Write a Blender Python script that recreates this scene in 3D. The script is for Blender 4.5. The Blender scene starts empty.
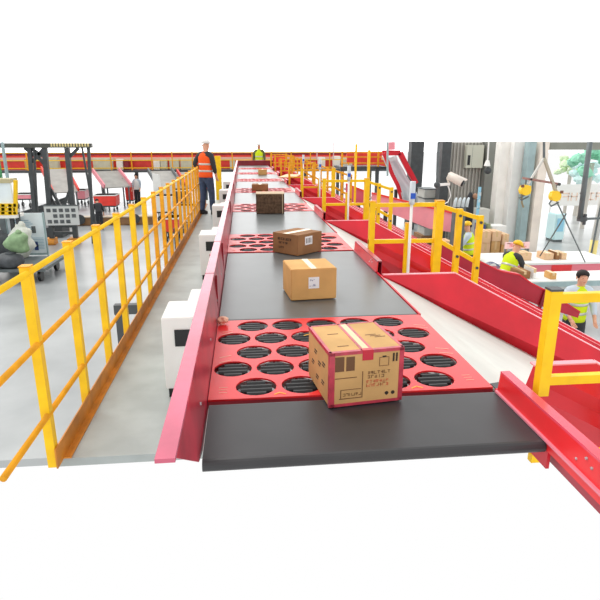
import bpy, bmesh, math, random
from mathutils import Vector, Matrix
random.seed(7)
C = bpy.context.scene.collection
H = 3.65                      # eye height above the hall floor (m)
DECK = 1.9                    # walkway height
BELT = 2.65                   # belt height

# ------------------------------------------------------------------ camera
F = 545.0
TH = math.atan(160/545); PSI = math.atan(58/568.0)
cr = Vector((math.cos(PSI), -math.sin(PSI), 0))
cf = Vector((math.sin(PSI)*math.cos(TH), math.cos(PSI)*math.cos(TH), -math.sin(TH)))
cu = Vector((math.sin(PSI)*math.sin(TH), math.cos(PSI)*math.sin(TH), math.cos(TH)))
cam = bpy.data.objects.new('camera', bpy.data.cameras.new('camera')); C.objects.link(cam)
cam.data.sensor_width = 36; cam.data.lens = 36*F/600; cam.data.clip_end = 500
m = Matrix.Identity(4)
for i in range(3):
    m[i][0] = cr[i]; m[i][1] = cu[i]; m[i][2] = -cf[i]
m[2][3] = H
cam.matrix_world = m
bpy.context.scene.camera = cam

def W(px, py, Y):
    """where the sight line of a photo point meets the cross plane at distance Y"""
    v = cf + cr*((px-300)/F) + cu*((300-py)/F)
    v = v*(Y/v.y)
    return Vector((v.x, Y, H+v.z))

# --------------------------------------------------------------- materials
def srgb(r, g, b):
    f = lambda c: (c/255/12.92) if c/255 <= .04045 else ((c/255+.055)/1.055)**2.4
    return (f(r), f(g), f(b), 1)
def mat(name, col, rough=.5, metal=0, var=0.0, scale=8, bump=0, spec=.5, coat=0, kind=None, col2=None):
    M = bpy.data.materials.new(name); M.use_nodes = True
    nt = M.node_tree; b = nt.nodes['Principled BSDF']
    c = srgb(*col)
    b.inputs['Base Color'].default_value = c
    b.inputs['Roughness'].default_value = rough
    b.inputs['Metallic'].default_value = metal
    b.inputs['Specular IOR Level'].default_value = spec
    b.inputs['Coat Weight'].default_value = coat
    if var or bump or col2:
        tc = nt.nodes.new('ShaderNodeTexCoord')
        n = nt.nodes.new('ShaderNodeTexNoise'); n.inputs['Scale'].default_value = scale; n.inputs['Detail'].default_value = 5
        nt.links.new(tc.outputs['Object'], n.inputs['Vector'])
        r = nt.nodes.new('ShaderNodeValToRGB')
        c2 = srgb(*col2) if col2 else tuple(max(0, x*(1-var)) for x in c[:3])+(1,)
        c1 = c if col2 else tuple(min(1, x*(1+var)) for x in c[:3])+(1,)
        r.color_ramp.elements[0].color = c2; r.color_ramp.elements[1].color = c1
        r.color_ramp.elements[0].position = .35; r.color_ramp.elements[1].position = .65
        nt.links.new(n.outputs['Fac'], r.inputs['Fac']); nt.links.new(r.outputs['Color'], b.inputs['Base Color'])
        if bump:
            bp = nt.nodes.new('ShaderNodeBump'); bp.inputs['Strength'].default_value = bump; bp.inputs['Distance'].default_value = .01
            nt.links.new(n.outputs['Fac'], bp.inputs['Height']); nt.links.new(bp.outputs['Normal'], b.inputs['Normal'])
    return M
red = mat('red_paint', (214, 24, 44), .38, var=.12, scale=3, spec=.5)
redfar = mat('orange_red_paint', (235, 60, 48), .4, var=.1, scale=3)
redpanel = mat('red_panel_paint', (228, 36, 42), .32, var=.08, scale=4, spec=.7)
guardred = mat('worn_red_steel', (168, 32, 54), .33, var=.25, scale=5, spec=.6)
darkred = mat('dark_red_paint', (135, 22, 36), .5, var=.2, scale=3)
pinkred = mat('sky_sheen_pink_red', (246, 152, 164), .35, var=.1, scale=1.5)  # glossy red with the reflected sky painted in as pink
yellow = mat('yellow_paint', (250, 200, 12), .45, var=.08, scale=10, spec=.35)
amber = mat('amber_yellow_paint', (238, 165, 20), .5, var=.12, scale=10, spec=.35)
orange_toe = mat('orange_brown_steel', (200, 128, 30), .5, var=.2, scale=6)
belt_m = mat('black_rubber_belt', (52, 52, 54), .42, var=.1, scale=5, bump=.05, spec=.5)
belt2_m = mat('sheen_grey_rubber_belt', (104, 110, 110), .3, var=.08, scale=3, spec=.9)  # farther belts: grazing reflection put into a lighter base colour
black = mat('black_plastic', (18, 19, 21), .4)
roller_m = mat('black_roller_rubber', (24, 25, 27), .4, spec=.4)
dish_m = mat('pale_grey_dish', (205, 205, 205), .35)
steel = mat('bright_steel', (190, 192, 194), .3, .9, var=.1, scale=6)
greysteel = mat('grey_painted_steel', (96, 104, 106), .5, var=.15, scale=5)
darksteel = mat('dark_grey_steel', (66, 70, 72), .5, var=.15, scale=5)
white = mat('white_powder_coat', (240, 240, 236), .5, var=.03, scale=4)
slide_m = mat('white_slide_sheet', (206, 212, 204), .4, var=.06, scale=3)
def deck_material():
    M = mat('checker_plate', (168, 176, 174), .42, .1, var=.1, scale=4)
    nt = M.node_tree; b = nt.nodes['Principled BSDF']
    tc = nt.nodes.new('ShaderNodeTexCoord'); mp = nt.nodes.new('ShaderNodeMapping')
    mp.inputs['Rotation'].default_value = (0, 0, math.radians(45)); mp.inputs['Scale'].default_value = (22, 22, 22)
    ck = nt.nodes.new('ShaderNodeTexBrick'); ck.inputs['Scale'].default_value = 1; ck.inputs['Mortar Size'].default_value = .16
    bp = nt.nodes.new('ShaderNodeBump'); bp.inputs['Strength'].default_value = 1; bp.inputs['Distance'].default_value = .012
    nt.links.new(tc.outputs['Object'], mp.inputs['Vector']); nt.links.new(mp.outputs[0], ck.inputs['Vector'])
    nt.links.new(ck.outputs['Fac'], bp.inputs['Height']); nt.links.new(bp.outputs[0], b.inputs['Normal'])
    return M
deck_m = deck_material()
floor_m = mat('sealed_concrete', (176, 180, 180), .28, var=.12, scale=.6, spec=.6, col2=(150, 154, 155))
concrete = mat('light_concrete', (246, 244, 238), .7, var=.06, scale=2)
teal = mat('teal_grey_steel', (160, 184, 186), .5, var=.1, scale=3)
beige = mat('beige_plaster', (238, 228, 216), .7, var=.08, scale=2)
card = mat('cardboard', (206, 164, 108), .75, var=.1, scale=6, spec=.2)
card2 = mat('tan_cardboard', (214, 166, 104), .75, var=.08, scale=6, spec=.2)
cardbrown = mat('brown_cardboard', (150, 108, 72), .75, var=.15, scale=6, spec=.2)
carddark = mat('dark_fibrous_cardboard', (92, 72, 56), .85, var=.35, scale=30, spec=.15)
paper = mat('white_paper', (238, 238, 240), .6)
tape_red = mat('translucent_red_tape', (190, 60, 78), .3, var=.2, scale=20, spec=.6)
tape_tan = mat('shiny_tan_tape', (222, 190, 140), .2, spec=.7)
ink = mat('brown_print_ink', (112, 78, 52), .8)
inkred = mat('red_print_ink', (206, 104, 74), .8)
inkblack = mat('black_print_ink', (52, 42, 34), .8)
blue = mat('blue_sticker', (24, 84, 190), .5)
hivis_o = mat('orange_hi_vis_cloth', (250, 96, 40), .8, spec=.2)
hivis_y = mat('lime_hi_vis_cloth', (214, 238, 40), .8, spec=.2)
reflect = mat('silver_reflective_strip', (205, 205, 195), .3, .3)
denim = mat('blue_denim', (58, 72, 98), .85, var=.2, scale=15)
darkcloth = mat('charcoal_cloth', (52, 54, 58), .85, var=.1, scale=10)
whitecloth = mat('pale_blue_cloth', (200, 214, 224), .85)
skin = mat('skin', (224, 168, 138), .6)
hair_m = mat('dark_hair', (36, 30, 28), .7)
helmet_y = mat('yellow_helmet', (250, 196, 20), .35)
helmet_w = mat('white_helmet', (236, 236, 232), .35)
green_bag = mat('pale_green_sack', (140, 170, 128), .8, var=.15, scale=8)
grey_bag = mat('charcoal_sack', (78, 82, 86), .7, var=.2, scale=8)
white_bag = mat('cream_sack', (222, 226, 214), .8, var=.1, scale=8)
brown_m = mat('brown_weathered_board', (150, 112, 76), .7, var=.2, scale=2)
board_m = mat('pale_blue_board', (234, 246, 250), .5, var=.04, scale=3)
green_m = mat('green_plastic', (60, 150, 90), .5)
bluebox = mat('navy_plastic', (54, 74, 138), .5)
pale_blue = mat('pale_blue_plastic', (150, 210, 235), .4)
mint = mat('overexposed_mint_leaves', (214, 242, 240), .7)
leaf = mat('overexposed_green_leaves', (214, 236, 196), .8, var=.2, scale=5)  # outdoor overexposure put into the pale leaf colour
peach = mat('overexposed_peach_lettering', (250, 222, 204), .7)
grey_tube = mat('frosted_tube', (200, 208, 212), .3)

# ----------------------------------------------------------------- helpers
class MB:
    def __init__(s): s.bm = bmesh.new()
    def box(s, lo, hi, M=None):
        vs = [s.bm.verts.new(Vector((x, y, z)) if M is None else M @ Vector((x, y, z)))
              for x in (lo[0], hi[0]) for y in (lo[1], hi[1]) for z in (lo[2], hi[2])]
        for f in ((0,1,3,2),(4,6,7,5),(0,4,5,1),(2,3,7,6),(0,2,6,4),(1,5,7,3)):
            s.bm.faces.new([vs[i] for i in f])
        return s
    def bar(s, a, b, w, h=None, up=(0,0,1)):
        a = Vector(a); b = Vector(b); h = h or w; d = (b-a).normalized(); up = Vector(up)
        if abs(d.dot(up)) > .95: up = Vector((0,1,0))
        x = d.cross(up).normalized(); z = x.cross(d)
        vs = [s.bm.verts.new(p + x*(i*w/2) + z*(j*h/2)) for p in (a, b) for (i, j) in ((-1,-1),(1,-1),(1,1),(-1,1))]
        for f in ((0,3,2,1),(4,5,6,7),(0,1,5,4),(1,2,6,5),(2,3,7,6),(3,0,4,7)):
            s.bm.faces.new([vs[i] for i in f])
        return s
    def tube(s, pts, r, n=10, r2=None):
        pts = [Vector(p) for p in pts]; rings = []
        for i, p in enumerate(pts):
            d = (pts[min(i+1, len(pts)-1)] - pts[max(i-1, 0)]).normalized()
            up = Vector((0,0,1)) if abs(d.z) < .9 else Vector((0,1,0))
            x = d.cross(up).normalized(); z = x.cross(d)
            rr = r if r2 is None else r + (r2-r)*i/(len(pts)-1)
            rings.append([s.bm.verts.new(p + x*rr*math.cos(2*math.pi*k/n) + z*rr*math.sin(2*math.pi*k/n)) for k in range(n)])
        for a, b in zip(rings, rings[1:]):
            for k in range(n): s.bm.faces.new([a[k], a[(k+1)%n], b[(k+1)%n], b[k]])
        s.bm.faces.new(rings[0][::-1]); s.bm.faces.new(rings[-1])
        return s
    def loft(s, rings, n=16):
        """rings: (cx, cy, cz, rx, ry)"""
        rs = [[s.bm.verts.new((cx + rx*math.cos(2*math.pi*k/n), cy + ry*math.sin(2*math.pi*k/n), cz)) for k in range(n)] for cx, cy, cz, rx, ry in rings]
        for a, b in zip(rs, rs[1:]):
            for k in range(n): s.bm.faces.new([a[k], a[(k+1)%n], b[(k+1)%n], b[k]])
        s.bm.faces.new(rs[0][::-1]); s.bm.faces.new(rs[-1])
        return s
    def poly(s, pts, off):
        """a sheet: outline pts thickened along off"""
        off = Vector(off); a = [s.bm.verts.new(Vector(p)) for p in pts]; b = [s.bm.verts.new(Vector(p)+off) for p in pts]
        s.bm.faces.new(a); s.bm.faces.new(b[::-1]); n = len(a)
        for k in range(n): s.bm.faces.new([a[k], b[k], b[(k+1)%n], a[(k+1)%n]])
        return s
    def blob(s, c, r, n=2, jit=0, M=None):
        q = bmesh.ops.create_icosphere(s.bm, subdivisions=n, radius=1)
        for v in q['verts']:
            j = 1 + random.uniform(-jit, jit)
            v.co = Vector((v.co.x*r[0]*j, v.co.y*r[1]*j, v.co.z*r[2]*j))
            if M: v.co = M @ v.co
            v.co += Vector(c)
        return s
    def build(s, name, material, parent=None, smooth=False, bevel=0):
        bmesh.ops.recalc_face_normals(s.bm, faces=s.bm.faces)
        if bevel:
            es = [e for e in s.bm.edges if len(e.link_faces) == 2 and e.calc_face_angle() > .6]
            bmesh.ops.bevel(s.bm, geom=es, offset=bevel, segments=2, affect='EDGES')
        me = bpy.data.meshes.new(name); s.bm.to_mesh(me); s.bm.free()
        if smooth:
            for p in me.polygons: p.use_smooth = True
        me.materials.append(material)
        o = bpy.data.objects.new(name, me); C.objects.link(o)
        if parent: o.parent = parent
        return o
def box(name, lo, hi, material, parent=None, bevel=0, M=None):
    return MB().box(lo, hi, M).build(name, material, parent, bevel=bevel)
def tag(o, label, cat, group=None, kind=None):
    o['label'] = label; o['category'] = cat
    if group: o['group'] = group
    if kind: o['kind'] = kind
    return o
def thing(name, label, cat, loc=(0,0,0), rz=0, group=None):
    o = bpy.data.objects.new(name, None); C.objects.link(o); o.empty_display_size = .1
    o.location = loc; o.rotation_euler = (0, 0, rz)
    return tag(o, label, cat, group)
def struct(o, label=None):
    o['kind'] = 'structure'
    if label: o['label'] = label
    return o
def dup(o, parent=None, loc=None, label=None):
    c = o.copy(); C.objects.link(c); c.parent = parent
    if loc is not None: c.location = loc
    if label: c['label'] = label
    for ch in o.children: dup(ch, c)
    return c
ORD = ['first', 'second', 'third', 'fourth', 'fifth', 'sixth', 'seventh', 'eighth', 'ninth', 'tenth']

# ---------------------------------------------------------------- setting
struct(box('floor', (-30, 6.0, -.1), (30, 62, 0), floor_m), 'grey sealed concrete hall floor')
w = MB()
w.box((-1.12, 2.86, DECK-.05), (-.25, 16.4, DECK))
struct(w.build('floor', deck_m), 'raised checker-plate walkway beside the conveyor')

# right wall: dark columns, ribbed cladding, pillars and the beam over the loading door
def upright(name, px0, px1, Y, m_, d=.35, pyt=141.5, base=0, lab=None):
    a = W(px0, 142, Y); b = W(px1, 142, Y); t = W(px0, pyt, Y).z
    o = box(name, (a.x, Y, base), (b.x, Y+d, t), m_)
    return struct(o, lab)
upright('trim_1', 412, 424.5, 24, darksteel, .5, lab='dark steel column behind the spiral chute')
upright('trim_2', 443, 452, 18.3, darksteel, .4, lab='dark grey column at the edge of the ribbed wall')
a = W(451, 142, 18.5); b = W(489, 142, 18.5)
w = MB(); x = a.x; w.box((a.x, 18.55, 0), (b.x, 18.65, a.z))
while x < b.x-.04:
    w.box((x, 18.48, 0), (x+.045, 18.56, a.z)); x += .12
struct(w.build('wall_right', mat('grey_ribbed_cladding', (176, 174, 166), .6, var=.06, scale=2)), 'grey ribbed metal wall cladding')
upright('trim_3', 488, 501, 18.2, mat('grey_pier_paint', (134, 136, 130), .6, var=.06, scale=2), .5, lab='grey pier beside the ribbed wall')
upright('trim_4', 502, 513, 17.3, concrete, .4, lab='white square pillar beside the grey pier')
upright('trim_5', 515, 529, 17.0, white, .4, lab='wide white pillar left of the teal column')
upright('trim_6', 530, 537, 16.6, teal, .3, lab='teal grey steel column')
upright('trim_7', 538.2, 540.6, 16.8, darksteel, .3, lab='thin dark strip between the teal column and the beige pillar')
upright('trim_8', 541.5, 550, 16.5, beige, .4, lab='beige pillar at the loading door')
p = W(550, 150, 16.6); q = W(640, 142, 16.6)
struct(box('trim_9', (p.x, 16.6, p.z), (q.x, 16.9, q.z), mat('greenish_grey_beam', (140, 142, 132), .6, var=.1, scale=2)), 'horizontal beam over the loading door')

# ------------------------------------------------------------ main conveyor
X0, X1 = -.165, 1.02
def belt_module(y0, y1, m_, label):
    L = y1-y0
    t = thing('belt_conveyor', label, 'conveyor', (0, y0, 0), group='belt sections of the long conveyor')
    w = MB()                                                # flat belt looped over its end rollers
    n = 8; r = .022; prof = []
    prof = [(.004 + r - r*math.sin(math.pi*k/n), BELT - r + r*math.cos(math.pi*k/n)) for k in range(n+1)]
    prof += [(L-.004-r + r*math.sin(math.pi*k/n), BELT - r - r*math.cos(math.pi*k/n)) for k in range(n+1)]
    w.poly([(X0+.006, a, b) for a, b in prof], (X1-X0-.012, 0, 0))
    w.build('belt', m_, t)
    w = MB()
    w.box((X1, .002, BELT-.10), (X1+.012, L-.002, BELT+.006)); w.build('side_frame', red, t)
    if y0 > 5:
        for x in (X0+.08, X1-.12): box('support_leg', (x, L*.5-.03, 0), (x+.06, L*.5+.03, BELT-.05), darksteel, t)
    return t
belt_module(1.56, 1.985, belt_m, 'black rubber belt under the red-taped carton at the near end of conveyor')
for k in range(7):
    belt_module(3.005+3*k, 4.985+3*k, belt2_m if k else mat('sheen_dark_rubber_belt', (88, 92, 92), .32, var=.08, scale=3, spec=.8),  # this belt's base colour is lightened for its sheen too
                '%s sheen-grey belt section counting away from the red-taped carton, between two roller panels' % ORD[k])

def sorter(y0, k):
    t = thing('wheel_sorter', '%s red roller panel across the conveyor, counting away from the red-taped carton' % ORD[k], 'conveyor', (0, y0, 0), group='red roller sorter panels')
    # top plate with round openings
    w = MB(); R = .086; n = 20
    cells = []
    for j in range(5):
        odd = j % 2
        xs = [-.07+.192*i for i in range(6)] if odd else [.03+.193*i for i in range(5)]
        for x in xs: cells.append((min(max(x, X0+R+.004), X1-R-.004), .11+.195*j))
    cv = bpy.data.curves.new('plate', 'CURVE'); cv.dimensions = '2D'; cv.fill_mode = 'BOTH'; cv.extrude = .004
    def spl(pts):
        s = cv.splines.new('POLY'); s.points.add(len(pts)-1); s.use_cyclic_u = True
        for q, pt in zip(s.points, pts): q.co = (pt[0], pt[1], 0, 1)
    spl([(X0, .002), (X1, .002), (X1, .998), (X0, .998)])
    for cx, cy in cells: spl([(cx+R*math.cos(2*math.pi*i/n), cy+R*math.sin(2*math.pi*i/n)) for i in range(n)])
    tmp = bpy.data.objects.new('tmp', cv); C.objects.link(tmp)
    dg = bpy.context.evaluated_depsgraph_get(); me = bpy.data.meshes.new_from_object(tmp.evaluated_get(dg))
    bpy.data.objects.remove(tmp)
    me.materials.clear(); me.materials.append(redpanel)
    o = bpy.data.objects.new('top_plate', me); C.objects.link(o); o.parent = t; o.location.z = BELT
    w = MB(); w.box((X0, .004, BELT-.09), (X1, .996, BELT-.06))
    w.box((X0, .0, BELT-.07), (X1, .012, BELT-.004)); w.build('housing', darkred, t)
    if y0 > 5:
        for x in (X0+.08, X1-.12): box('support_leg', (x, .47, 0), (x+.06, .53, BELT-.09), darksteel, t)
    for idx, (cx, cy) in enumerate(cells):
        u = MB(); N = 20                                    # dish: floor and a pale inner rim
        u.loft([(cx, cy, BELT-.058, R+.004, R+.004), (cx, cy, BELT-.030, R+.004, R+.004)], N)
        dish = u.build('roller_dish', dish_m, t)
        if k == 0:
            hidden = .22 < cx < .62 and cy < .34 and False
            for q, (dy, hw) in enumerate(((-.051, .040), (-.017, .066), (.017, .066), (.051, .040))):
                r = MB(); r.tube([(cx-hw, cy+dy, BELT-.014), (cx+hw, cy+dy, BELT-.014)], .0165, 10)
                r.build('roller', roller_m, dish, smooth=False)
        elif k < 4:
            r = MB()
            for dy, hw in ((-.051, .040), (-.017, .066), (.017, .066), (.051, .040)):
                r.tube([(cx-hw, cy+dy, BELT-.016), (cx+hw, cy+dy, BELT-.016)], .0165, 8)
            r.build('rollers', roller_m, dish)
    # small arrow and slot marks stamped in the plate
    if k < 2:
        z = BELT+.0045; ym = mat('yellow_mark', (245, 180, 60), .5); sm_ = mat('pale_scratch', (230, 160, 140), .4)
        for cx, cy in ((.125, .02), (.51, .02), (.7, .02), (.32, .31), (.32, .70)):
            w = MB(); w.poly([(cx-.024, cy, z), (cx, cy+.016, z), (cx+.024, cy, z), (cx+.024, cy+.007, z), (cx, cy+.023, z), (cx-.024, cy+.007, z)], (0, 0, .001)); w.build('arrow_mark', ym, t)
        for cy in (.38, .44, .76, .80):
            MB().bar((X0+.03, cy, z), (X0+.085, cy+.025, z), .006, .0012).build('slot_mark', sm_, t)
            MB().bar((X1-.09, cy+.02, z), (X1-.03, cy, z), .006, .0012).build('slot_mark', sm_, t)
        for cy in (.06, .085, .11):
            MB().bar((X0+.04, cy, z), (X0+.075, cy, z), .004, .001).build('slot_mark', sm_, t); MB().bar((X1-.085, cy+.02, z), (X1-.05, cy+.02, z), .004, .001).build('slot_mark', sm_, t)
    return t
for k in range(7): sorter(2+3*k, k)

# left guard: tall folded sheet with a flat top flange
t = thing('side_guard', 'long red folded sheet guard running along the left edge of the belt', 'guard', (0, 1.2, DECK))
gz = 2.9-DECK; bz = BELT-DECK; L = 20.3
w = MB(); w.box((-.236, 0, gz-.012), (-.186, L, gz)); w.build('top_flange', mat('pale_pink_red_flange', (205, 92, 118), .22, var=.15, scale=4, spec=.8), t)  # flange paler and pinker than the sheets below it
w = MB(); w.poly([(-.186, .02, gz-.012), (-.190, .02, gz-.012), (-.172, .37, bz), (-.172, .52, bz-.05), (-.168, .52, bz-.05), (-.168, .37, bz)], (0, L-.55, 0))
w.build('inner_sheet', guardred, t)
w = MB(); w.poly([(-.236, .05, gz-.012), (-.236, .55, bz-.02), (-.236, .8, bz-.08), (-.236, L, bz-.08), (-.236, L, gz-.012)], (.008, 0, 0)); w.build('outer_sheet', guardred, t)
for y in (2.6, 5.5, 8.7, 11.9, 15.0): box('bracket', (-.25, y, 0), (-.236, y+.06, gz-.02), guardred, t)
w = MB()
for y in (1.95, 3.0, 6, 9, 12, 15): w.box((-.2378, y-.002, gz-.001), (-.184, y+.003, gz+.0015)); w.box((-.183, y-.002, bz+.005), (-.169, y+.003, gz-.014))
w.build('seam', darkred, t)
w = MB()
for i in range(30):
    y = .6+i*.66; w.tube([(-.186, y, bz+.09), (-.172, y, bz+.09)], .008, 8)
w.build('bolt', steel, t)['kind'] = 'stuff'

# far end stop
t = thing('end_stop', 'dark red plate closing the far end of the conveyor', 'end plate', (.45, 23.1, 0))
pA = W(237, 168, 23.1); pB = W(274, 161, 23.1)
box('plate', (pA.x-.45, 0, BELT-.15), (pB.x-.45, .03, pB.z), darkred, t)
box('flange', (pA.x-.47, -.03, pB.z), (pB.x-.43, .06, pB.z+.03), guardred, t)
w = MB(); w.box((-.55, .04, 0), (-.45, .12, pB.z)); w.box((.45, .04, 0), (.55, .12, pB.z)); w.build('leg', darksteel, t)
t = thing('cover_plate', 'bright orange-red box cover right of the dark end plate', 'cover', (W(280, 165, 23.1).x, 23.0, 0))
box('panel', (-.3, 0, BELT-.3), (.3, .3, W(280, 157, 23).z), redfar, t, bevel=.02); box('pedestal', (-.2, .05, 0), (.2, .25, BELT-.3), darksteel, t)

# right low guards between the chute mouths
def low_guard(y0, y1, k):
    L = y1-y0; z = BELT
    t = thing('low_guard', 'low red edge guard on right side of belt, %s from the camera' % ORD[k], 'guard', (0, y0, 0), group='low red guards between the chute mouths')
    w = MB(); w.poly([(X1+.004, 0, z-.03), (X1+.012, .0, z+.085), (X1+.004, .0, z+.085), (X1-.004, 0, z-.03)], (0, L, 0)); w.build('inner_sheet', redpanel, t)
    w = MB(); w.box((X1+.004, 0, z+.085), (X1+.042, L, z+.094)); w.build('top_flange', mat('highlight_red_flange', (222, 70, 92), .25, var=.1, scale=5, spec=.7) if k == 0 else guardred, t)  # nearest flange painted lighter red for its edge highlight
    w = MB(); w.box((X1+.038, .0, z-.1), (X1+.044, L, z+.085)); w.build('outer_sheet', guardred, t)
    w = MB(); w.box((X1-.012, 0, z+.002), (X1+.002, L, z+.01)); w.build('edge_lip', mat('pale_pink_lip', (226, 130, 146), .4) if k == 0 else guardred, t)  # nearest lip paler and pinker than the others
    if k < 2:
        w = MB()
        for y, zz in ((L*.28, .035), (L*.18, .05), (L*.22, .065)): w.tube([(X1+.002, y, z+zz), (X1+.014-.012, y-.001, z+zz+.001), (X1-.003, y, z+zz)], .005, 8)
        w.build('bolt', steel, t)
    return t
low_guard(1.2, 1.96, 0)
for k in range(6): low_guard(4.08+3*k, 4.97+3*k, k+1)

# chutes ------------------------------------------------------------------
DX = Vector((1, -.33, -.52))
def chute(k):
    y0 = 2.0+3*k
    t = thing('sorting_chute', '%s red sorting chute dropping to the right from the belt, counting from the camera' % ORD[k], 'chute', (0, y0, 0), group='red sorting chutes on the right side')
    T = 2.95 if k == 2 else 3.7
    # far wall: flat-topped then falling, thin sheet with a turned flange
    def wall(name, ys, xa, xb, zt, drop, material, seg):
        Tm = T
        top = [Vector((xa, ys, BELT-.02)), Vector((xa+.03, ys, zt)), Vector((xb, ys, zt)), Vector((xb, ys, zt)) + DX*Tm]
        bot = [Vector((xb, ys, zt-drop)) + DX*Tm, Vector((xb, ys, zt-drop-.25)), Vector((xa, ys, BELT-(.32 if name == 'far_wall' else .2)))]
        w = MB(); w.poly(top + bot, (0, .008, 0)); o = w.build(name, material, t)
        w = MB(); fl = [top[1], top[2], top[3]]
        for p_, q_ in zip(fl, fl[1:]): w.bar(p_+Vector((0, .018, .003)), q_+Vector((0, .018, .003)), .036, .006)
        w.build('flange', pinkred if name == 'far_wall' or k == 0 else red, o)  # pink flanges paint in the bright highlight lines
        if seg:
            w = MB()
            for s_ in (.9, 1.0, 1.9, 2.0, 2.9): 
                b_ = Vector((xb, ys, zt)) + DX*s_ + Vector((0, -.004, -.12)); w.tube([b_, b_+Vector((0, -.008, 0))], .01, 8)
            w.build('bolt', steel, o)
    wall('far_wall', 2.07, X1+.02, 1.66, 2.63, .20, red, True)
    wall('near_wall', .0, X1+.14, 1.47, BELT+.09, .16, red, True)
    # white slide bed between the walls
    w = MB()
    ea = Vector((X1+.012, .02, BELT-.012)); eb = Vector((X1+.012, 2.05, BELT-.012))
    lo = DX*3.9
    n = 10
    prev = None
    pts_a = [ea, Vector((1.45, .02, 2.40)), Vector((1.45, .02, 2.40))+DX*T]
    pts_b = [eb, Vector((1.25, 2.06, 2.53)), Vector((1.66, 2.06, 2.31)), Vector((1.66, 2.06, 2.31))+DX*T]
    w.poly([pts_a[0], pts_a[1], pts_b[2], pts_b[1], pts_b[0]], (0, 0, -.01))
    w.build('slide_lip', slide_m, t)
    w = MB(); w.poly([pts_a[1], pts_a[2], pts_b[3], pts_b[2]], (0, 0, -.01)); w.build('slide_bed', slide_m, t)
    for s_ in (.8, 2.5):
        for ys in (.15, 1.9):
            b_ = Vector((1.45, ys, 2.38)) + DX*s_
            if y0+b_.y > 5.9: box('support_leg', (b_.x-.03, b_.y-.03, 0), (b_.x+.03, b_.y+.03, b_.z), darksteel, t)
    if k == 2:                                             # raised dark red hood plate along the lower run
        Yh = 7.25
        P3 = [W(a_, b_, Yh)-Vector((0, y0, 0)) for a_, b_ in ((440, 243), (500, 271), (520, 275), (531, 283), (545, 290), (580, 312), (578, 318), (540, 306), (480, 280), (440, 262))]
        w = MB(); w.poly(P3, (0, .03, 0)); hd = w.build('hood', mat('deep_red_hood', (176, 26, 50), .4, var=.15, scale=2), t)
        w = MB()
        for a_, b_ in zip(P3[:5], P3[1:6]): w.bar(a_+Vector((0, .05, 0)), b_+Vector((0, .05, 0)), .12, .02)
        w.build('hood_flange', red, hd)
        w = MB(); c_ = P3[4]; w.bar(c_+Vector((0, -.01, 0)), c_+Vector((-.06, -.01, -.28)), .04, .04); w.build('rib', darkred, hd)
    # black piece standing in for the dark gap at the mouth corner
    w = MB(); w.poly([(X1+.02, .0, BELT-.01), (X1+.13, -.005, BELT-.01), (X1+.09, .10, BELT-.02), (X1+.02, .07, BELT-.012)], (0, 0, -.05)); w.build('dark_gap', black, t)
    return t
for k in range(7): chute(k)

# yellow railings standing in the gaps between chutes ----------------------
def gap_rail(k):
    y0 = 4.83+3*k
    names = 'yellow railing behind the %s low red guard, counting from the camera' % ORD[k+1]
    t = thing('guard_railing', names, 'railing', (0, y0, 0), group='yellow railings between the chutes')
    zt, zm = 3.09, 2.76
    for x, s_, z0, top in ((1.145 if k >= 0 else 1.128, .05 if k >= 0 else .043, 2.3 if k >= 0 else 2.7, 3.12), (1.48, .042, 2.2, 2.92), (1.765, .072, 2.1, 3.12)):
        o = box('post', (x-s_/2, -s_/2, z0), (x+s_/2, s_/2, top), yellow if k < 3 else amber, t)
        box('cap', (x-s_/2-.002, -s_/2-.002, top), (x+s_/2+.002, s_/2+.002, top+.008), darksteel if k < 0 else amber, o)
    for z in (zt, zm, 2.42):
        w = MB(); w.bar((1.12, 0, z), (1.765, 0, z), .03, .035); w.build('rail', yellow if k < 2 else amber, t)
    if k >= 0: box('mounting_beam', (X1+.05, -.06, 2.22), (1.9, .05, 2.34), darksteel, t)
    e = Vector((.175, -.10, -.05)); far = Vector((1.765, 0, 0))
    for i in (1, 2):
        b_ = far + e*(.9*i)
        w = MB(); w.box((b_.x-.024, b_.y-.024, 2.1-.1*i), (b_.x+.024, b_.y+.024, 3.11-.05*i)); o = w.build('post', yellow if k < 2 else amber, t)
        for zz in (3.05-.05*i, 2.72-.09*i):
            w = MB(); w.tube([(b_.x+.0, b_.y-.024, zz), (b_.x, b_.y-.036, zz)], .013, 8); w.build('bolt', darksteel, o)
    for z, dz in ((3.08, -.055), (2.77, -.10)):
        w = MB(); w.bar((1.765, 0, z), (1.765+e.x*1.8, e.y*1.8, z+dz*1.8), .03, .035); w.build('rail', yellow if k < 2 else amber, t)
    return t
for k in range(-1, 7): gap_rail(k)
# white signal poles with a frosted tube and a blue sticker
for k in range(0, 4):
    y0 = 4.78+3*k
    t = thing('signal_pole', 'white pole with frosted tube and blue sticker at the %s yellow chute railing' % ORD[k+1], 'pole', (1.49, y0, 0), group='white signal poles')
    MB().tube([(0, 0, 2.2), (0, 0, 3.1)], .014, 10).build('pole', white, t, True)
    MB().tube([(0, 0, 3.1), (0, 0, 3.13), (0, 0, 3.30)], .026, 12).build('tube', grey_tube, t, True)
    box('sticker', (-.022, -.031, 3.15), (.022, -.026, 3.20), blue, t)

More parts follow.
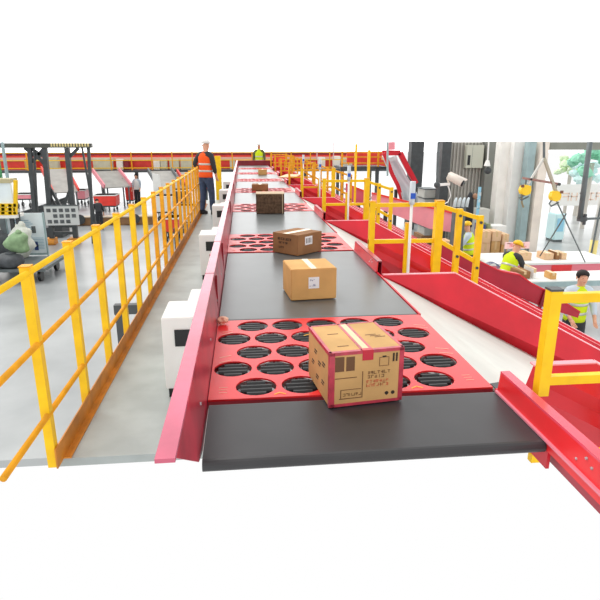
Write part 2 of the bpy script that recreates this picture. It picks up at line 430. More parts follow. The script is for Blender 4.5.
# walkway railing on the left ----------------------------------------------
t = thing('safety_railing', 'yellow three-rail safety railing along the left of the raised walkway', 'railing', (-1.10, 0, DECK))
for i in range(20):
    y = 2.80+.685*i
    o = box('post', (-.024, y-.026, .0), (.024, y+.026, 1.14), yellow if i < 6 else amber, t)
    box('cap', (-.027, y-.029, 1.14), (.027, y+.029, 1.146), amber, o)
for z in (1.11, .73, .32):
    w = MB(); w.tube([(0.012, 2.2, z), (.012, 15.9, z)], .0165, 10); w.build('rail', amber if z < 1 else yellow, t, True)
w = MB(); w.box((.026, 2.76, 0), (.034, 15.9, .12)); w.box((.026, 2.86, 0), (.075, 15.9, .008)); w.build('toe_board', orange_toe, t)

# white drive cabinets along the walkway
for i, y in enumerate((3.6, 7.0, 10.2, 13.4, 16.3)):
    t = thing('drive_cabinet', 'white drive cabinet with a black opening beside left guard, %s from the camera' % ORD[i], 'cabinet', (-.585, y, DECK), group='white drive cabinets on the walkway')
    box('body', (0, 0, .06), (.34, .42, .585), white, t, bevel=.006)
    box('rear_housing', (.13, .42, .06), (.34, .85, .56), white, t, bevel=.006)
    box('opening', (.085, -.008, .38), (.25, .002, .50), black, t)
    box('foot', (.02, -.004, 0), (.10, .4, .06), black, t); box('foot', (.26, -.004, 0), (.34, .4, .06), black, t)
# support frames hanging below the walkway
for i, y in enumerate((6.2, 11.9)):
    t = thing('trestle', 'dark steel trestle under walkway edge, %s from the camera' % ORD[i], 'support', (-1.47, y, 0), group='steel trestles beside the walkway')
    for x in (0, .3):
        box('leg', (x-.04, -.04, 0), (x+.04, .04, 1.75), darksteel, t)
    box('crossbar', (-.05, -.045, 1.72), (.4, .045, 1.83), darksteel, t)

# ------------------------------------------------------------------ cartons
def prism(name, label, A, B, D, h, m_, flap=True, loc_z=BELT+.005, group='cardboard cartons riding the conveyor'):
    """A, B: near base edge, D: depth to the far side"""
    A = Vector((*A, 0)); B = Vector((*B, 0)); wd = (B-A).length; a = math.atan2((B-A).y, (B-A).x)
    t = thing(name, label, 'box', (A.x, A.y, loc_z), a, group)
    box('carton_body', (0, 0, 0), (wd, D, h), m_, t, bevel=.004)
    return t, wd
# 1: red-taped carton
t, wd = prism('cardboard_box', 'tan carton edged with red tape and printed marks, nearest on the belt', (.305, 1.885), (.603, 1.925), .32, .225, card)
h = .225; D = .32; e = .0012
w = MB(); tw = .016
w.box((-e, -e, 0), (tw, D+e, h+e*0)); w.bm.free()
w = MB()
w.box((-e, -e, -.0), (tw*1.3, 0, h)); w.box((wd-tw*1.1, -e, 0), (wd+e, 0, h)); w.box((0, -e, 0), (wd, 0, .012)); w.box((0, -e, h-.012), (wd, 0, h+e))
w.box((-e, 0, h-.014), (0, D, h+e)); w.box((-e, 0, 0), (0, tw, h)); w.box((0, 0, h), (wd, .016, h+e)); w.box((0, 0, h), (.01, D, h+e)); w.box((wd-.01, 0, h), (wd+e, D, h+e)); w.box((wd, 0, 0), (wd+e, .014, h)); w.box((0, D-.01, h), (wd, D, h+e))
w.box((wd*.5-.024, 0, h), (wd*.5-.014, D, h+e)); w.box((wd*.5+.014, 0, h), (wd*.5+.024, D, h+e))
w.build('red_tape', tape_red, t)
w = MB(); w.box((wd*.5-.013, 0, h), (wd*.5+.013, D, h+e*.8)); w.build('clear_tape', tape_tan, t)
w = MB(); w.box((wd*.5-.02, -e*1.6, h-.04), (wd*.5+.024, -e*.5, h+e*1.5)); w.box((wd*.5-.02, -e, h), (wd*.5+.024, .02, h+e*1.6)); w.build('tape_end', mat('glossy_red_tape', (196, 28, 52), .25), t)
w = MB()
w.box((.022, -e, h-.078), (.058, 0, h-.018)); w.box((.066, -e, h-.078), (.1, 0, h-.02)); w.build('print_panel', ink, t)
w = MB()
w.box((.022, -e, h-.108), (.11, 0, h-.105))
for (x0, z0, x1, z1) in ((.04, .03, .135, .033), (.132, .03, .135, .14), (.045, .033, .048, .07), (.045, .068, .128, .07), (.2, .155, .24, .157), (.2, .19, .24, .192), (.2, .155, .202, .19), (.238, .155, .24, .19)): w.box((x0, -e, z0), (x1, 0, z1))
random.seed(3)
def glyphs(w, x, z, n, s, y=-.0013, y1=0, sk=0):
    for i in range(n):
        gx = x+i*s*1.12
        for q in range(4):
            if random.random() < .75:
                if q % 2: zz = z + s*random.choice((.05, .45, .85)); w.box((gx, y, zz), (gx+s*.85, y1, zz+s*.14))
                else: xx = gx + s*random.choice((0, .38, .72)); w.box((xx, y, z), (xx+s*.14, y1, z+s))
glyphs(w, .055, .042, 6, .0115); glyphs(w, .152, .125, 7, .0125); glyphs(w, .155, .108, 5, .0125)
w.build('print_lines', ink, t)
w = MB(); glyphs(w, .15, .088, 7, .012); glyphs(w, .15, .072, 7, .012); w.build('red_print', inkred, t)
w = MB(); w.box((.255, -e, h-.055), (.262, 0, h-.02)); w.box((.268, -e, h-.055), (.275, 0, h-.02)); w.box((.212, -e, h-.034), (.228, 0, h-.028))
w.tube([(.236, -e, .038), (.236, 0, .038)], .008, 10); w.tube([(.262, -e, .038), (.262, 0, .038)], .008, 10)
w.build('handling_symbols', inkblack, t)
w = MB()
for (y, z) in ((.06, .15), (.12, .13), (.18, .16), (.22, .1), (.07, .07), (.15, .06)): w.box((-e, y, z), (0, y+.035, z+.006)); w.box((-e, y+.01, z-.012), (0, y+.04, z-.007))
w.build('side_print', inkblack, t)
w = MB()
for (x, y) in ((.2, .16), (.215, .145), (.23, .13), (.05, .2), (.05, .06)): w.box((x, y, h), (x+.045, y+.006, h+e*.7))
w.build('top_print', ink, t)
# 2
t, wd = prism('cardboard_box', 'clean tan carton with a white label, second carton from the camera', (.285, 3.36), (.585, 3.39), .30, .205, card2)
box('shipping_label', (.115, -.002, .075), (.185, -.0005, .15), paper, t)
w = MB(); glyphs(w, .12, .09, 3, .014, -.003, -.002); glyphs(w, .125, .125, 3, .01, -.003, -.002); w.build('label_print', bluebox, t)
box('tape', (wd*.5-.02, 0, .205), (wd*.5+.02, .30, .2062), tape_tan, t)
# 3 turned
t, wd = prism('cardboard_box', 'brown carton turned corner-on with printed text, third carton from the camera', (.255, 4.98), (.465, 4.755), .34, .185, cardbrown)
w = MB(); glyphs(w, .06, .125, 7, .022, -.002, 0); glyphs(w, .08, .09, 5, .02, -.002, 0); glyphs(w, .08, .05, 3, .018, -.002, 0); w.build('print_lines', inkblack, t)
box('shipping_label', (wd, .10, .085), (wd+.002, .20, .16), paper, t)
w = MB()
for i in range(4): w.box((wd+.002, .115+i*.02, .1), (wd+.003, .123+i*.02, .145))
w.build('label_print', inkblack, t)
w = MB(); w.box((wd*.5-.03, 0, .185), (wd*.5+.03, .34, .187)); w.build('tape', tape_tan, t)
# 4..6
t, wd = prism('cardboard_box', 'dark brown fibrous carton, fourth from the camera', (.17, 7.72), (.565, 7.70), .34, .275, carddark)
w = MB(); w.box((-.002, -.002, .27), (wd+.002, .34, .278)); w.box((wd-.03, -.002, 0), (wd-.022, 0, .27)); w.build('pale_top_flap', mat('pale_card_top', (196, 172, 140), .7), t)
t, wd = prism('cardboard_box', 'flat brown carton, fifth from the camera', (.17, 11.34), (.50, 11.32), .30, .125, cardbrown)
box('tape', (wd*.5-.03, 0, .125), (wd*.5+.03, .3, .127), tape_tan, t)
t, wd = prism('cardboard_box', 'small yellowish carton, farthest one on the belt', (.45, 16.65), (.70, 16.63), .3, .15, card2)
box('tape', (wd*.5-.03, 0, .15), (wd*.5+.03, .3, .152), tape_tan, t)
t, wd = prism('cardboard_sheet', 'pale flat cardboard sheet at right edge of far belt', (.86, 13.9), (1.25, 13.8), 1.3, .012, mat('pale_orange_card', (240, 196, 150), .6), loc_z=BELT+.10)
# crumpled paper on the guard
w = MB(); w.blob((0, 0, 0), (.028, .03, .02), 2, .35); o = w.build('paper_scrap', mat('peach_paper', (226, 176, 150), .7), None); o.location = (W(223, 322, 2.95).x, 2.93, BELT+.03)
tag(o, 'crumpled peach paper scrap on the belt edge by the left guard', 'paper')

# ------------------------------------------------------------------- people
def skinmesh(name, chains, material, parent, lvl=1):
    verts = []; edges = []; rad = []
    idx = {}
    for ch in chains:
        prev = None
        for (p, r) in ch:
            key = tuple(round(c, 4) for c in p)
            if key not in idx:
                idx[key] = len(verts); verts.append(p); rad.append(r)
            i = idx[key]
            if prev is not None and prev != i: edges.append((prev, i))
            prev = i
    me = bpy.data.meshes.new(name); me.from_pydata(verts, edges, []); me.materials.append(material)
    o = bpy.data.objects.new(name, me); C.objects.link(o)
    md = o.modifiers.new('s', 'SKIN'); md.use_smooth_shade = True
    for i, v in enumerate(me.skin_vertices[0].data):
        r = rad[i]; v.radius = (r, r) if not isinstance(r, tuple) else r; v.use_root = (i == 0)
    sd = o.modifiers.new('d', 'SUBSURF'); sd.levels = lvl; sd.render_levels = lvl
    dg = bpy.context.evaluated_depsgraph_get(); nm = bpy.data.meshes.new_from_object(o.evaluated_get(dg))
    o.modifiers.clear(); o.data = nm; nm.name = name
    if parent: o.parent = parent
    return o
def person(label, loc, rz, lean=0, ht=1.75, vest=hivis_y, shirt=darkcloth, pants=denim, head_cov=None, armL=None, armR=None, hair=True, turn=0, stride=.0):
    t = thing('person', label, 'person', loc, rz)
    k = ht/1.75
    piv = Vector((0, 0, .95)); Rm = Matrix.Rotation(-lean, 3, 'X')
    def U(x, y, z):                                   # upper body leans about the hips; +y is forward
        v = Rm @ (Vector((x, y, z)) - piv) + piv; return tuple(v*k)
    def Lo(x, y, z): return tuple(Vector((x, y, z))*k)
    ch = [[(Lo(0, 0, .95), .095*k), (U(0, 0, 1.1), .11*k), (U(0, -.01, 1.28), .125*k), (U(0, -.015, 1.42), .10*k), (U(0, 0, 1.5), .055*k), (U(0, .015, 1.56), .075*k), (U(0, .02, 1.64), .103*k), (U(0, .012, 1.71), .085*k)],
          [(U(0, .02, 1.64), .103*k), (U(0, .115, 1.625), .014*k), ]]
    for s in (-1, 1):
        st = s*stride
        ch.append([(Lo(0, 0, .95), .095*k), (Lo(s*.1, 0, .88), .085*k), (Lo(s*.11, .03+st*.5, .5), .06*k), (Lo(s*.115, st, .1), .04*k), (Lo(s*.12, .04+st, .04), .04*k), (Lo(s*.13, .15+st, .03), .03*k)])
        arm = (armR if s > 0 else armL) or ((s*.24, .0, 1.16), (s*.25, .1, .93))
        sh = (s*.19, -.01, 1.41)
        el, wr = Vector(arm[0]), Vector(arm[1])
        d = (wr-el).normalized(); sd = d.cross(Vector((0, 1, .2))).normalized()
        palm = wr + d*.06
        ch.append([(U(0, -.015, 1.42), .10*k), (U(*sh), .06*k), (U(*el), .042*k), (U(*wr), .03*k), (U(*palm), .032*k)])
        for q, ln in enumerate((.065, .075, .07, .055)):
            off = sd*((q-1.5)*.02); f1 = palm + d*.03 + off; f2 = f1 + d*ln*.6 + Vector((0, .015, 0)); f3 = f2 + d*ln*.4 + Vector((0, .015, 0))
            ch.append([(U(*palm), .032*k), (U(*f1), .009*k), (U(*f2), .008*k), (U(*f3), .007*k)])
        th = wr + d*.03 + Vector((-s*.03, .025, 0)); ch.append([(U(*wr), .03*k), (U(*th), .010*k), (U(*(th + d*.035)), .009*k)])
    skinmesh('body', ch, skin, t)
    # trousers
    ch = [[(Lo(0, 0, 1.03), .14*k), (Lo(0, 0, .93), .155*k)]]
    for s in (-1, 1):
        st = s*stride
        ch.append([(Lo(0, 0, .93), .155*k), (Lo(s*.1, 0, .86), .115*k), (Lo(s*.11, .03+st*.5, .5), .082*k), (Lo(s*.115, st, .12), .065*k), (Lo(s*.115, st, .08), .06*k)])
    skinmesh('trousers', ch, pants, t)
    for s in (-1, 1):
        st = s*stride
        sm = MB(); sm.loft([(s*.125*k, (.06+st)*k, 0, .05*k, .14*k), (s*.125*k, (.06+st)*k, .05*k, .05*k, .135*k), (s*.12*k, (.02+st)*k, .10*k, .042*k, .075*k)], 12); sm.build('shoe', darkcloth, t, True)
    # sleeves
    ch = [[(U(0, -.015, 1.40), .12*k)]]
    for s in (-1, 1):
        arm = (armR if s > 0 else armL) or ((s*.24, .0, 1.16), (s*.25, .1, .93))
        el, wr = Vector(arm[0]), Vector(arm[1])
        ch.append([(U(0, -.015, 1.40), .12*k), (U(s*.19, -.01, 1.405), .08*k), (U(*el), .06*k), (U(*(el+(wr-el)*.8)), .046*k)])
    skinmesh('shirt_sleeves', ch, shirt, t)
    # vest: lofted torso
    def loftU(name, rings, m_):
        w = MB(); n = 18; rs = []
        for z, rx, ry, cy in rings:
            rs.append([w.bm.verts.new(U(rx*math.cos(2*math.pi*i/n), cy+ry*math.sin(2*math.pi*i/n), z)) for i in range(n)])
        for a_, b_ in zip(rs, rs[1:]):
            for i in range(n): w.bm.faces.new([a_[i], a_[(i+1)%n], b_[(i+1)%n], b_[i]])
        w.bm.faces.new(rs[0][::-1]); w.bm.faces.new(rs[-1])
        return w.build(name, m_, t, True)
    vo = loftU('vest', [(.89, .182, .152, 0), (.95, .18, .15, 0), (1.1, .172, .142, 0), (1.25, .185, .148, -.005), (1.36, .19, .14, -.01), (1.43, .165, .115, -.012), (1.48, .10, .08, -.01), (1.5, .065, .06, 0)], vest)
    for z in ((1.04, 1.2) if vest in (hivis_o, hivis_y) else ()):
        o = loftU('reflective_strip', [(z-.022, .181, .151, 0), (z+.022, .184, .153, -.002)], reflect)
    # head cover / hair / face
    hc = Vector(U(0, .02, 1.655))
    if head_cov:
        w = MB(); w.blob((0, 0, 0), (.112*k, .13*k, .105*k), 2); 
        for v in list(w.bm.verts):
            if v.co.z < -.01: v.co.z = -.01
        w.box((-.08*k, .08*k, -.012*k), (.08*k, .165*k, .0))
        o = w.build('helmet', head_cov, t, True); o.location = hc + Rm @ Vector((0, 0, .035*k)); o.rotation_euler = (-lean, 0, turn)
    elif hair:
        w = MB(); w.blob((0, 0, 0), (.104*k, .115*k, .094*k), 2)
        for v in list(w.bm.verts):
            if v.co.y > .03*k and v.co.z < .04*k: v.co.y = .03*k
            if v.co.z < -.05*k: v.co.z = -.05*k
        o = w.build('hair', hair_m, t, True); o.location = hc + Rm @ Vector((0, -.012*k, .028*k)); o.rotation_euler = (-lean, 0, turn)
    w = MB()
    for s in (-1, 1): w.blob(U(s*.035, .098, 1.655), (.011*k, .008*k, .008*k), 1)
    w.build('eyes', hair_m, t)
    w = MB(); w.blob(U(0, .098, 1.585), (.024*k, .008*k, .006*k), 1); w.build('mouth', mat('lips', (180, 96, 90), .6), t)
    w = MB()
    for s in (-1, 1): w.blob(U(s*.092, .005, 1.635), (.012*k, .02*k, .03*k), 1)
    w.build('ears', skin, t)
    return t
person('worker in orange reflective vest and jeans standing on the walkway', (W(208, 214, 13.7).x, 13.6, DECK), math.radians(-38), .04, 1.74, hivis_o, darkcloth, denim, helmet_w,
       armL=((-.33, -.06, 1.18), (-.24, .14, 1.08)), armR=((.24, .02, 1.15), (.2, .14, .94)), stride=.06)
box('gangway', (-1.3, 16.42, DECK-.05), (2.2, 16.9, DECK), deck_m)
C.objects['gangway']['label'] = 'narrow plate crossing at end of the walkway'; C.objects['gangway']['category'] = 'platform'
fp = W(259, 150, 24.2)
ep = box('end_platform', (fp.x-1.2, 23.6, fp.z-1.45-.08), (fp.x+1.2, 25.0, fp.z-1.45), deck_m)
tag(C.objects['end_platform'], 'steel platform behind the dark red end plate', 'platform')
person('worker in lime vest standing behind far end of the conveyor', (fp.x, 24.2, fp.z-1.45), math.radians(170), 0, 1.72, hivis_y, mat('olive_cloth', (96, 104, 60), .8), darkcloth, helmet_w)
p = W(505, 276, 10.6)
person('worker in lime vest and yellow helmet bending over a box right of the chutes', (p.x, 10.6, 0), math.radians(-65), .42, 1.68, hivis_y, darkcloth, darkcloth, helmet_y,
       armL=((-.22, .22, 1.2), (-.14, .42, 1.1)), armR=((.22, .24, 1.22), (.14, .44, 1.1)))
p = W(577, 300, 7.9)
person('dark-haired worker in lime vest facing the camera at the far right', (p.x, 7.9, 0), math.radians(175), .08, 1.68, hivis_y, whitecloth, darkcloth, None,
       armL=((-.25, .06, 1.15), (-.2, .25, 1.0)), armR=((.25, .06, 1.15), (.2, .25, 1.0)))
p = W(470, 240, 13.2)
person('worker in lime vest and yellow helmet with pale sleeves behind yellow railing post', (p.x, 13.2, 0), math.radians(60), .12, 1.66, hivis_y, whitecloth, darkcloth, helmet_y,
       armL=((-.25, .12, 1.2), (-.2, .36, 1.12)), armR=((.25, .12, 1.2), (.2, .36, 1.12)))
p = W(101, 234, 23.8)
person('person in black clothes bending forward beyond the walkway railing at left', (p.x, 23.8, 0), math.radians(20), .6, 1.35, darkcloth, black, darkcloth, None)
p = W(138, 200, 33)
person('distant person in white clothes beside the far red bins', (p.x, 33, 0), math.radians(160), 0, 1.75, white, whitecloth, darkcloth, None)

for x in (-1.1, 1.0):
    for y in (23.7, 24.8): box('leg', (fp.x+x, y, 0), (fp.x+x+.1, y+.1, fp.z-1.53), darksteel, ep)
# ------------------------------------------------- far cross conveyor (band)
YF = 34.0
zt = W(200, 154, YF).z; zb = W(200, 169, YF).z; xl = W(-30, 160, YF).x; xr = W(388, 160, YF).x
t = thing('cross_conveyor', 'long orange-red raised conveyor spanning the far end of hall', 'conveyor', (0, YF, 0))
box('side_panel', (xl, .3, zb), (xr, .36, zt), redfar, t); box('top_rim', (xl, .26, zt-.06), (xr, .40, zt+.06), darkred, t)
box('stripe', (xl, .24, (zt+zb)/2+.05), (xr, .30, (zt+zb)/2+.25), mat('pale_band', (238, 190, 170), .5), t)
box('deck', (xl, -1.1, zb-.12), (xr, 1.6, zb), darksteel, t)
for i in range(12):
    x = xl + 1.0 + i*(xr-xl-2)/11
    box('leg', (x-.09, .4, 0), (x+.09, .58, zb-.12), greysteel, t)
t = thing('guard_railing', 'thin yellow railing in front of the far orange-red conveyor', 'railing', (0, YF-.9, zb))
x = xl
while x < xr:
    box('post', (x-.03, -.03, 0), (x+.03, .03, zt-zb+.15), amber, t); x += 1.15
for z in (.12, .55, zt-zb+.1):
    MB().bar((xl, 0, z), (xr, 0, z), .03, .045).build('rail', yellow, t)
pale = mat('pale_grey_green_panel', (206, 206, 186), .6, var=.08, scale=3)
for i, (a_, b_, ta, tb, mm) in enumerate(((94, 112, 158, 168, pale), (117, 123, 159, 166, white), (124, 129, 160, 166, darkred), (154, 160, 160, 168, white), (161, 167, 159, 167, pale), (170, 179, 159, 168, pale), (181, 193, 158, 168, pale), (26, 34, 159, 168, card2), (50, 58, 157, 166, pale), (230, 235, 160, 169, pale), (333, 340, 156, 164, white), (341, 352, 158, 165, pale), (318, 325, 157, 163, white))):
    p = W(a_, tb, YF-.4); q = W(b_, ta, YF-.4)
    t = thing('control_box', '%s panel box on the far cross conveyor, %s from the left' % ('pale' if mm in (pale, white) else 'tan' if mm == card2 else 'dark red', ORD[i] if i < 10 else ('eleventh', 'twelfth', 'thirteenth')[i-10]), 'box', ((p.x+q.x)/2, YF-.55, zb), group='panel boxes on the far conveyor')
    hw = (q.x-p.x)/2
    box('body', (-hw, 0, 0), (hw, .4, q.z-zb), mm, t, bevel=.02)
    box('door', (-hw*.8, -.015, .08), (hw*.8, 0, q.z-zb-.08), mm, t)
# descending chutes beneath the far conveyor
def slide(name, label, a, b, width, Ya, Yb, rail_m, bed_m, side=.25):
    pa = W(a[0], a[1], Ya); pb = W(b[0], b[1], Yb)
    t = thing(name, label, 'chute', (pb.x, pb.y, 0))
    o_ = Vector((pb.x, pb.y, 0)); pa -= o_; pb -= o_
    d = (pb-pa).normalized(); s = d.cross(Vector((0, 0, 1))).normalized()*(width/2)
    w = MB(); w.poly([pa-s, pa+s, pb+s, pb-s], (0, 0, -.05)); w.build('bed', bed_m, t)
    for g in (-1, 1):
        w = MB(); w.bar(pa+s*g+Vector((0, 0, .06)), pb+s*g+Vector((0, 0, .06)), .08, side); w.build('side_rail', rail_m, t)
    w = MB(); mid = (pa+pb)/2
    for g in (-1, 1): w.bar((mid+s*g*.8)*1.0, Vector(((mid+s*g*.8).x, (mid+s*g*.8).y, 0)), .07); w.bar(pb+s*g*.8, Vector(((pb+s*g*.8).x, (pb+s*g*.8).y, 0)), .07)
    w.build('leg', greysteel, t)
    return t
greybed = mat('grey_slide_sheet', (160, 158, 152), .45, var=.1, scale=3)
slide('steel_chute', 'grey sloping chute with red rails below far conveyor, between the two gantry legs', (54, 169), (66, 192), 1.3, 32.4, 30.5, redfar, greybed)
slide('steel_chute', 'grey and pink sloping chute behind the far red bins', (106, 171), (118, 187), 1.5, 32.4, 31.2, pinkred, greybed)
slide('steel_chute', 'grey sloping chute right of the far white panel at left', (160, 171), (178, 200), 1.3, 32, 28, greysteel, greybed)
slide('steel_chute', 'grey chute behind the upper end of the yellow walkway railing', (186, 172), (197, 188), 1.0, 32, 29.5, redfar, greybed)
# red bins on the floor below
def cart(label, px0, px1, py0, py1, Y, m_, wheels=True):
    a = W(px0, py1, Y); b = W(px1, py0, Y)
    t = thing('bin_cart', label, 'cart', ((a.x+b.x)/2, Y, 0)); hw = (b.x-a.x)/2
    z0 = max(a.z, .12)
    w = MB(); w.poly([(-hw, 0, z0), (hw, 0, z0), (hw*1.05, 0, b.z), (-hw*1.05, 0, b.z)], (0, 1.0, 0)); w.build('bin', m_, t, bevel=.02)
    box('rim', (-hw*1.08, -.03, b.z-.05), (hw*1.08, 1.03, b.z), white, t)
    box('base', (-hw*.95, .05, z0-.07), (hw*.95, .95, z0), darksteel, t)
    for x in (-hw*.75, hw*.75):
        for y in (.15, .85): MB().tube([(x-.04, y, .0+z0*.25), (x+.04, y, z0*.25)], max(z0*.25, .03), 12).build('wheel', black, t); box('caster', (x-.02, y-.02, z0*.25), (x+.02, y+.02, z0-.07+.03), darksteel, t)
    return t
cart('red bin cart standing on floor under the far conveyor, left of the white-clothed person', 94.5, 115, 195, 206, 30, redfar)
cart('tall red bin cart beside the white-clothed person', 126, 132, 184, 200, 33, redfar)
cart('pinkish red bin cart seen between the gantry legs', 76, 84, 190, 199, 33, pinkred)
cart('pink bin cart near the left edge under the gantry', 14, 30, 194, 199, 32, pinkred)
cart('red trolley behind the yellow walkway railing', 164, 178, 218, 232, 20.5, redfar)
cart('white machine cart behind the upper yellow walkway railing', 156, 172, 196, 212, 26, white)
cart('dark machine cart behind the upper yellow walkway railing', 174, 188, 190, 206, 26, darksteel)
cart('pale machine cart near the feet of the orange-vest worker', 178, 196, 206, 222, 24, white)
p = W(152, 173, 29); q = W(163, 204, 29)
o = MB().poly([(p.x, 29, .5), (p.x, 29, p.z), (p.x+.35, 29, p.z-.1), (q.x, 29, q.z+.4), (q.x, 29, .5)], (0, .08, 0)).box((p.x, 28.95, 0), (p.x+.08, 29.1, .55)).box((q.x-.08, 28.95, 0), (q.x, 29.1, .55)).build('white_panel', white)
tag(o, 'tall white panel standing on legs under the far conveyor', 'panel')
# low brown barrier across the floor
p = W(-10, 228, 25); q = W(152, 217, 25)
t = thing('low_barrier', 'long low brown wooden barrier across the hall floor at left', 'barrier', (p.x, 25, 0))
box('board', (0, 0, .0), (q.x-p.x, .25, q.z), brown_m, t, bevel=.02); box('cap_board', (0, -.05, q.z), (q.x-p.x, .35, q.z+.05), mat('pale_board', (196, 180, 160), .6), t)
for px in (42, 80, 96, 135):
    c = W(px, 222, 24.9).x - p.x; w = MB(); w.tube([(c, -.1, .28), (c, -.005, .28)], .22, 14); w.build('dark_disc', darksteel, t)

# ------------------------------------------------------- steel gantry at left
YG = 20.5
t = thing('steel_gantry', 'dark grey steel gantry frame with diagonal braces at the left', 'frame', (W(50, 240, YG).x, YG, 0)); gx = t.location.x
def G(px, py, Y=YG): v = W(px, py, Y); return Vector((v.x-gx, Y-YG, v.z))
w = MB(); w.bar(G(-15, 145.5), G(92, 145.5), .25, .16, up=(0, 0, 1)); w.build('top_beam', mat('olive_grey_steel', (78, 80, 72), .5, var=.2, scale=3), t)
w = MB(); n = 14
for i in range(n): w.box((G(52+i*2.8, 146).x, -.14, G(50, 146).z-.02), (G(53.6+i*2.8, 146).x, -.125, G(50, 143.2).z))
w.build('pale_slots', mat('pale_yellow_paint', (222, 204, 140), .6), t)
for nm, a_, b_, wd in (('leg', (29.5, 147), (34, 204), .13), ('leg', (34, 147), (37, 205), .06), ('leg', (44.5, 147), (52, 234), .16), ('leg', (67, 148), (75.5, 234), .16),
                   ('leg', (82, 147), (94, 215), .06), ('leg', (88.5, 147), (92, 215), .1)):
    w = MB(); fa = G(*a_); fb = G(*b_); 
    dz = (fb-fa)/(fb.z-fa.z); foot = fa + dz*(0-fa.z+.0); w.bar(fa, foot, wd); w.build(nm, darksteel, t)
for a_, b_, wd in (((24, 148), (43, 162), .1), ((44, 148), (32, 162), .1), ((34, 152), (46, 168), .1), ((30, 148), (42, 156), .1), ((66, 160), (78, 148), .1), ((48, 186), (60, 207), .09), ((72, 184), (63, 207), .09), ((46, 190), (56, 207), .06)):
    yo = Vector((0, .012*(a_[0] % 7)+.02, 0)); w = MB(); w.bar(G(*a_)+yo, G(*b_)+yo, wd); w.build('brace', darksteel, t)
w = MB(); w.bar(G(53, 233), G(75, 233), .1); w.bar(G(49, 226), G(77, 226), .1); w.build('lower_crossbar', darksteel, t)
for px in (51, 74.5):
    c = G(px, 240).x; w = MB(); w.box((c-.17, -.22, 0), (c+.17, .22, .22)); w.tube([(c-.2, -.18, .1), (c+.2, -.18, .1)], .1, 12); w.build('orange_foot', mat('orange_foot_paint', (214, 140, 40), .5), t)
# notice board with pictures on the gantry
p = W(46, 225.5, YG-.25); q = W(77.5, 206, YG-.25)
t = thing('notice_board', 'white notice board with rows of dark pictures hung on the gantry', 'board', ((p.x+q.x)/2, YG-.25, p.z))
hw = (q.x-p.x)/2; hh = q.z-p.z
box('panel', (-hw, 0, 0), (hw, .04, hh), mat('pale_grey_board', (214, 216, 214), .5), t)
w = MB()
for i in range(5):
    for j in range(3):
        if (i, j) in ((0, 1), (4, 0)): continue
        x0 = -hw+.08+i*(2*hw-.1)/5; z0 = .07+j*(hh-.08)/3; w.box((x0, -.012, z0), (x0+(2*hw)/5-.09, 0, z0+hh/3-.1))
w.build('pictures', mat('grey_photo_print', (92, 96, 98), .6, var=.4, scale=12), t)
box('frame', (-hw-.03, -.01, hh), (hw+.03, .05, hh+.04), greysteel, t)

# information board, bags, yellow machine at far left
YB = 17.0
p = W(13, 262, YB); q = W(42, 213, YB)
t = thing('display_board', 'tall pale blue display board on a grey frame at the left', 'board', ((p.x+q.x)/2, YB, 0)); hw = (q.x-p.x)/2; lean = .0
box('panel', (-hw, 0, .35), (hw, .05, q.z), board_m, t); 
w = MB(); w.box((-hw-.03, -.02, .0), (-hw, .06, q.z+.02)); w.box((hw, -.02, 0), (hw+.035, .06, q.z+.02)); w.box((-hw, -.01, .3), (hw, .06, .36)); w.build('frame', teal, t)
for (x0, z0, x1, z1) in ((-.12, .62, -.03, .75), (.14, .62, .24, .75), (-.1, .36, .1, .39), (.18, .36, .26, .39)): box('printed_photo', (x0*hw*2.2, -.012, z0*q.z), (x1*hw*2.2, 0, z1*q.z), greysteel, t)
w = MB(); w.box((hw*.35, -.012, .45), (hw*.55, 0, q.z*.45)); w.build('dark_figure_print', bluebox, t)
w = MB()
for i in range(6): w.box((-hw*.8, -.012, q.z*(.86-.035*i)), (hw*(.2+.1*(i % 3)), 0, q.z*(.86-.035*i)+.015))
for i in range(8): w.box((hw*.1, -.012, q.z*(.52-.03*i)), (hw*.9, -.005, q.z*(.52-.03*i)+.012))
w.build('text_lines', mat('pale_cyan_ink', (150, 190, 205), .6), t)
def sack(label, px, py, Y, r, m_, z=None, seed=1):
    random.seed(seed); c = W(px, py, Y)
    w = MB(); w.blob((0, 0, r[2]*.9), r, 3, .05)
    for v in w.bm.verts:
        v.co.x += .06*math.sin(v.co.z*14+seed); v.co.y += .05*math.sin(v.co.x*11+seed)
        if v.co.z < 0: v.co.z = 0
    w.blob((r[0]*.2, 0, r[2]*1.85), (r[0]*.3, r[1]*.3, r[2]*.25), 2, .15)
    o = w.build('sack', m_, None, True); o.location = (c.x, Y, max(0, c.z) if z is None else z)
    return tag(o, label, 'sack')
# low trolley carrying the bags
p = W(-6, 270, 15.2); q = W(18, 262, 15.2)
t = thing('platform_trolley', 'dark grey platform trolley carrying sacks at the left edge', 'trolley', (W(4, 270, 15.2).x, 15.0, 0))
box('platform', (-1.2, -.3, .3), (1.25, 1.4, .38), greysteel, t)
for x in (-1.0, 1.05):
    for y in (-.1, 1.2): MB().tube([(x-.04, y, .15), (x+.04, y, .15)], .15, 14).build('wheel', black, t)
sack('pale green stuffed sack in front of the display board', 19, 252, 15.2, (.30, .28, .30), green_bag, .72, 1)
sack('charcoal sack below the green sack at left edge', 8, 262, 15.0, (.46, .4, .2), grey_bag, .38, 2)
sack('dark sack beside the green sack, hard against the left edge', -1, 252, 16.2, (.4, .4, .4), grey_bag, .38, 5)
sack('cream sack behind the green sack, leaning on the display board', 21, 240, 16.3, (.34, .25, .5), white_bag, .38, 3)
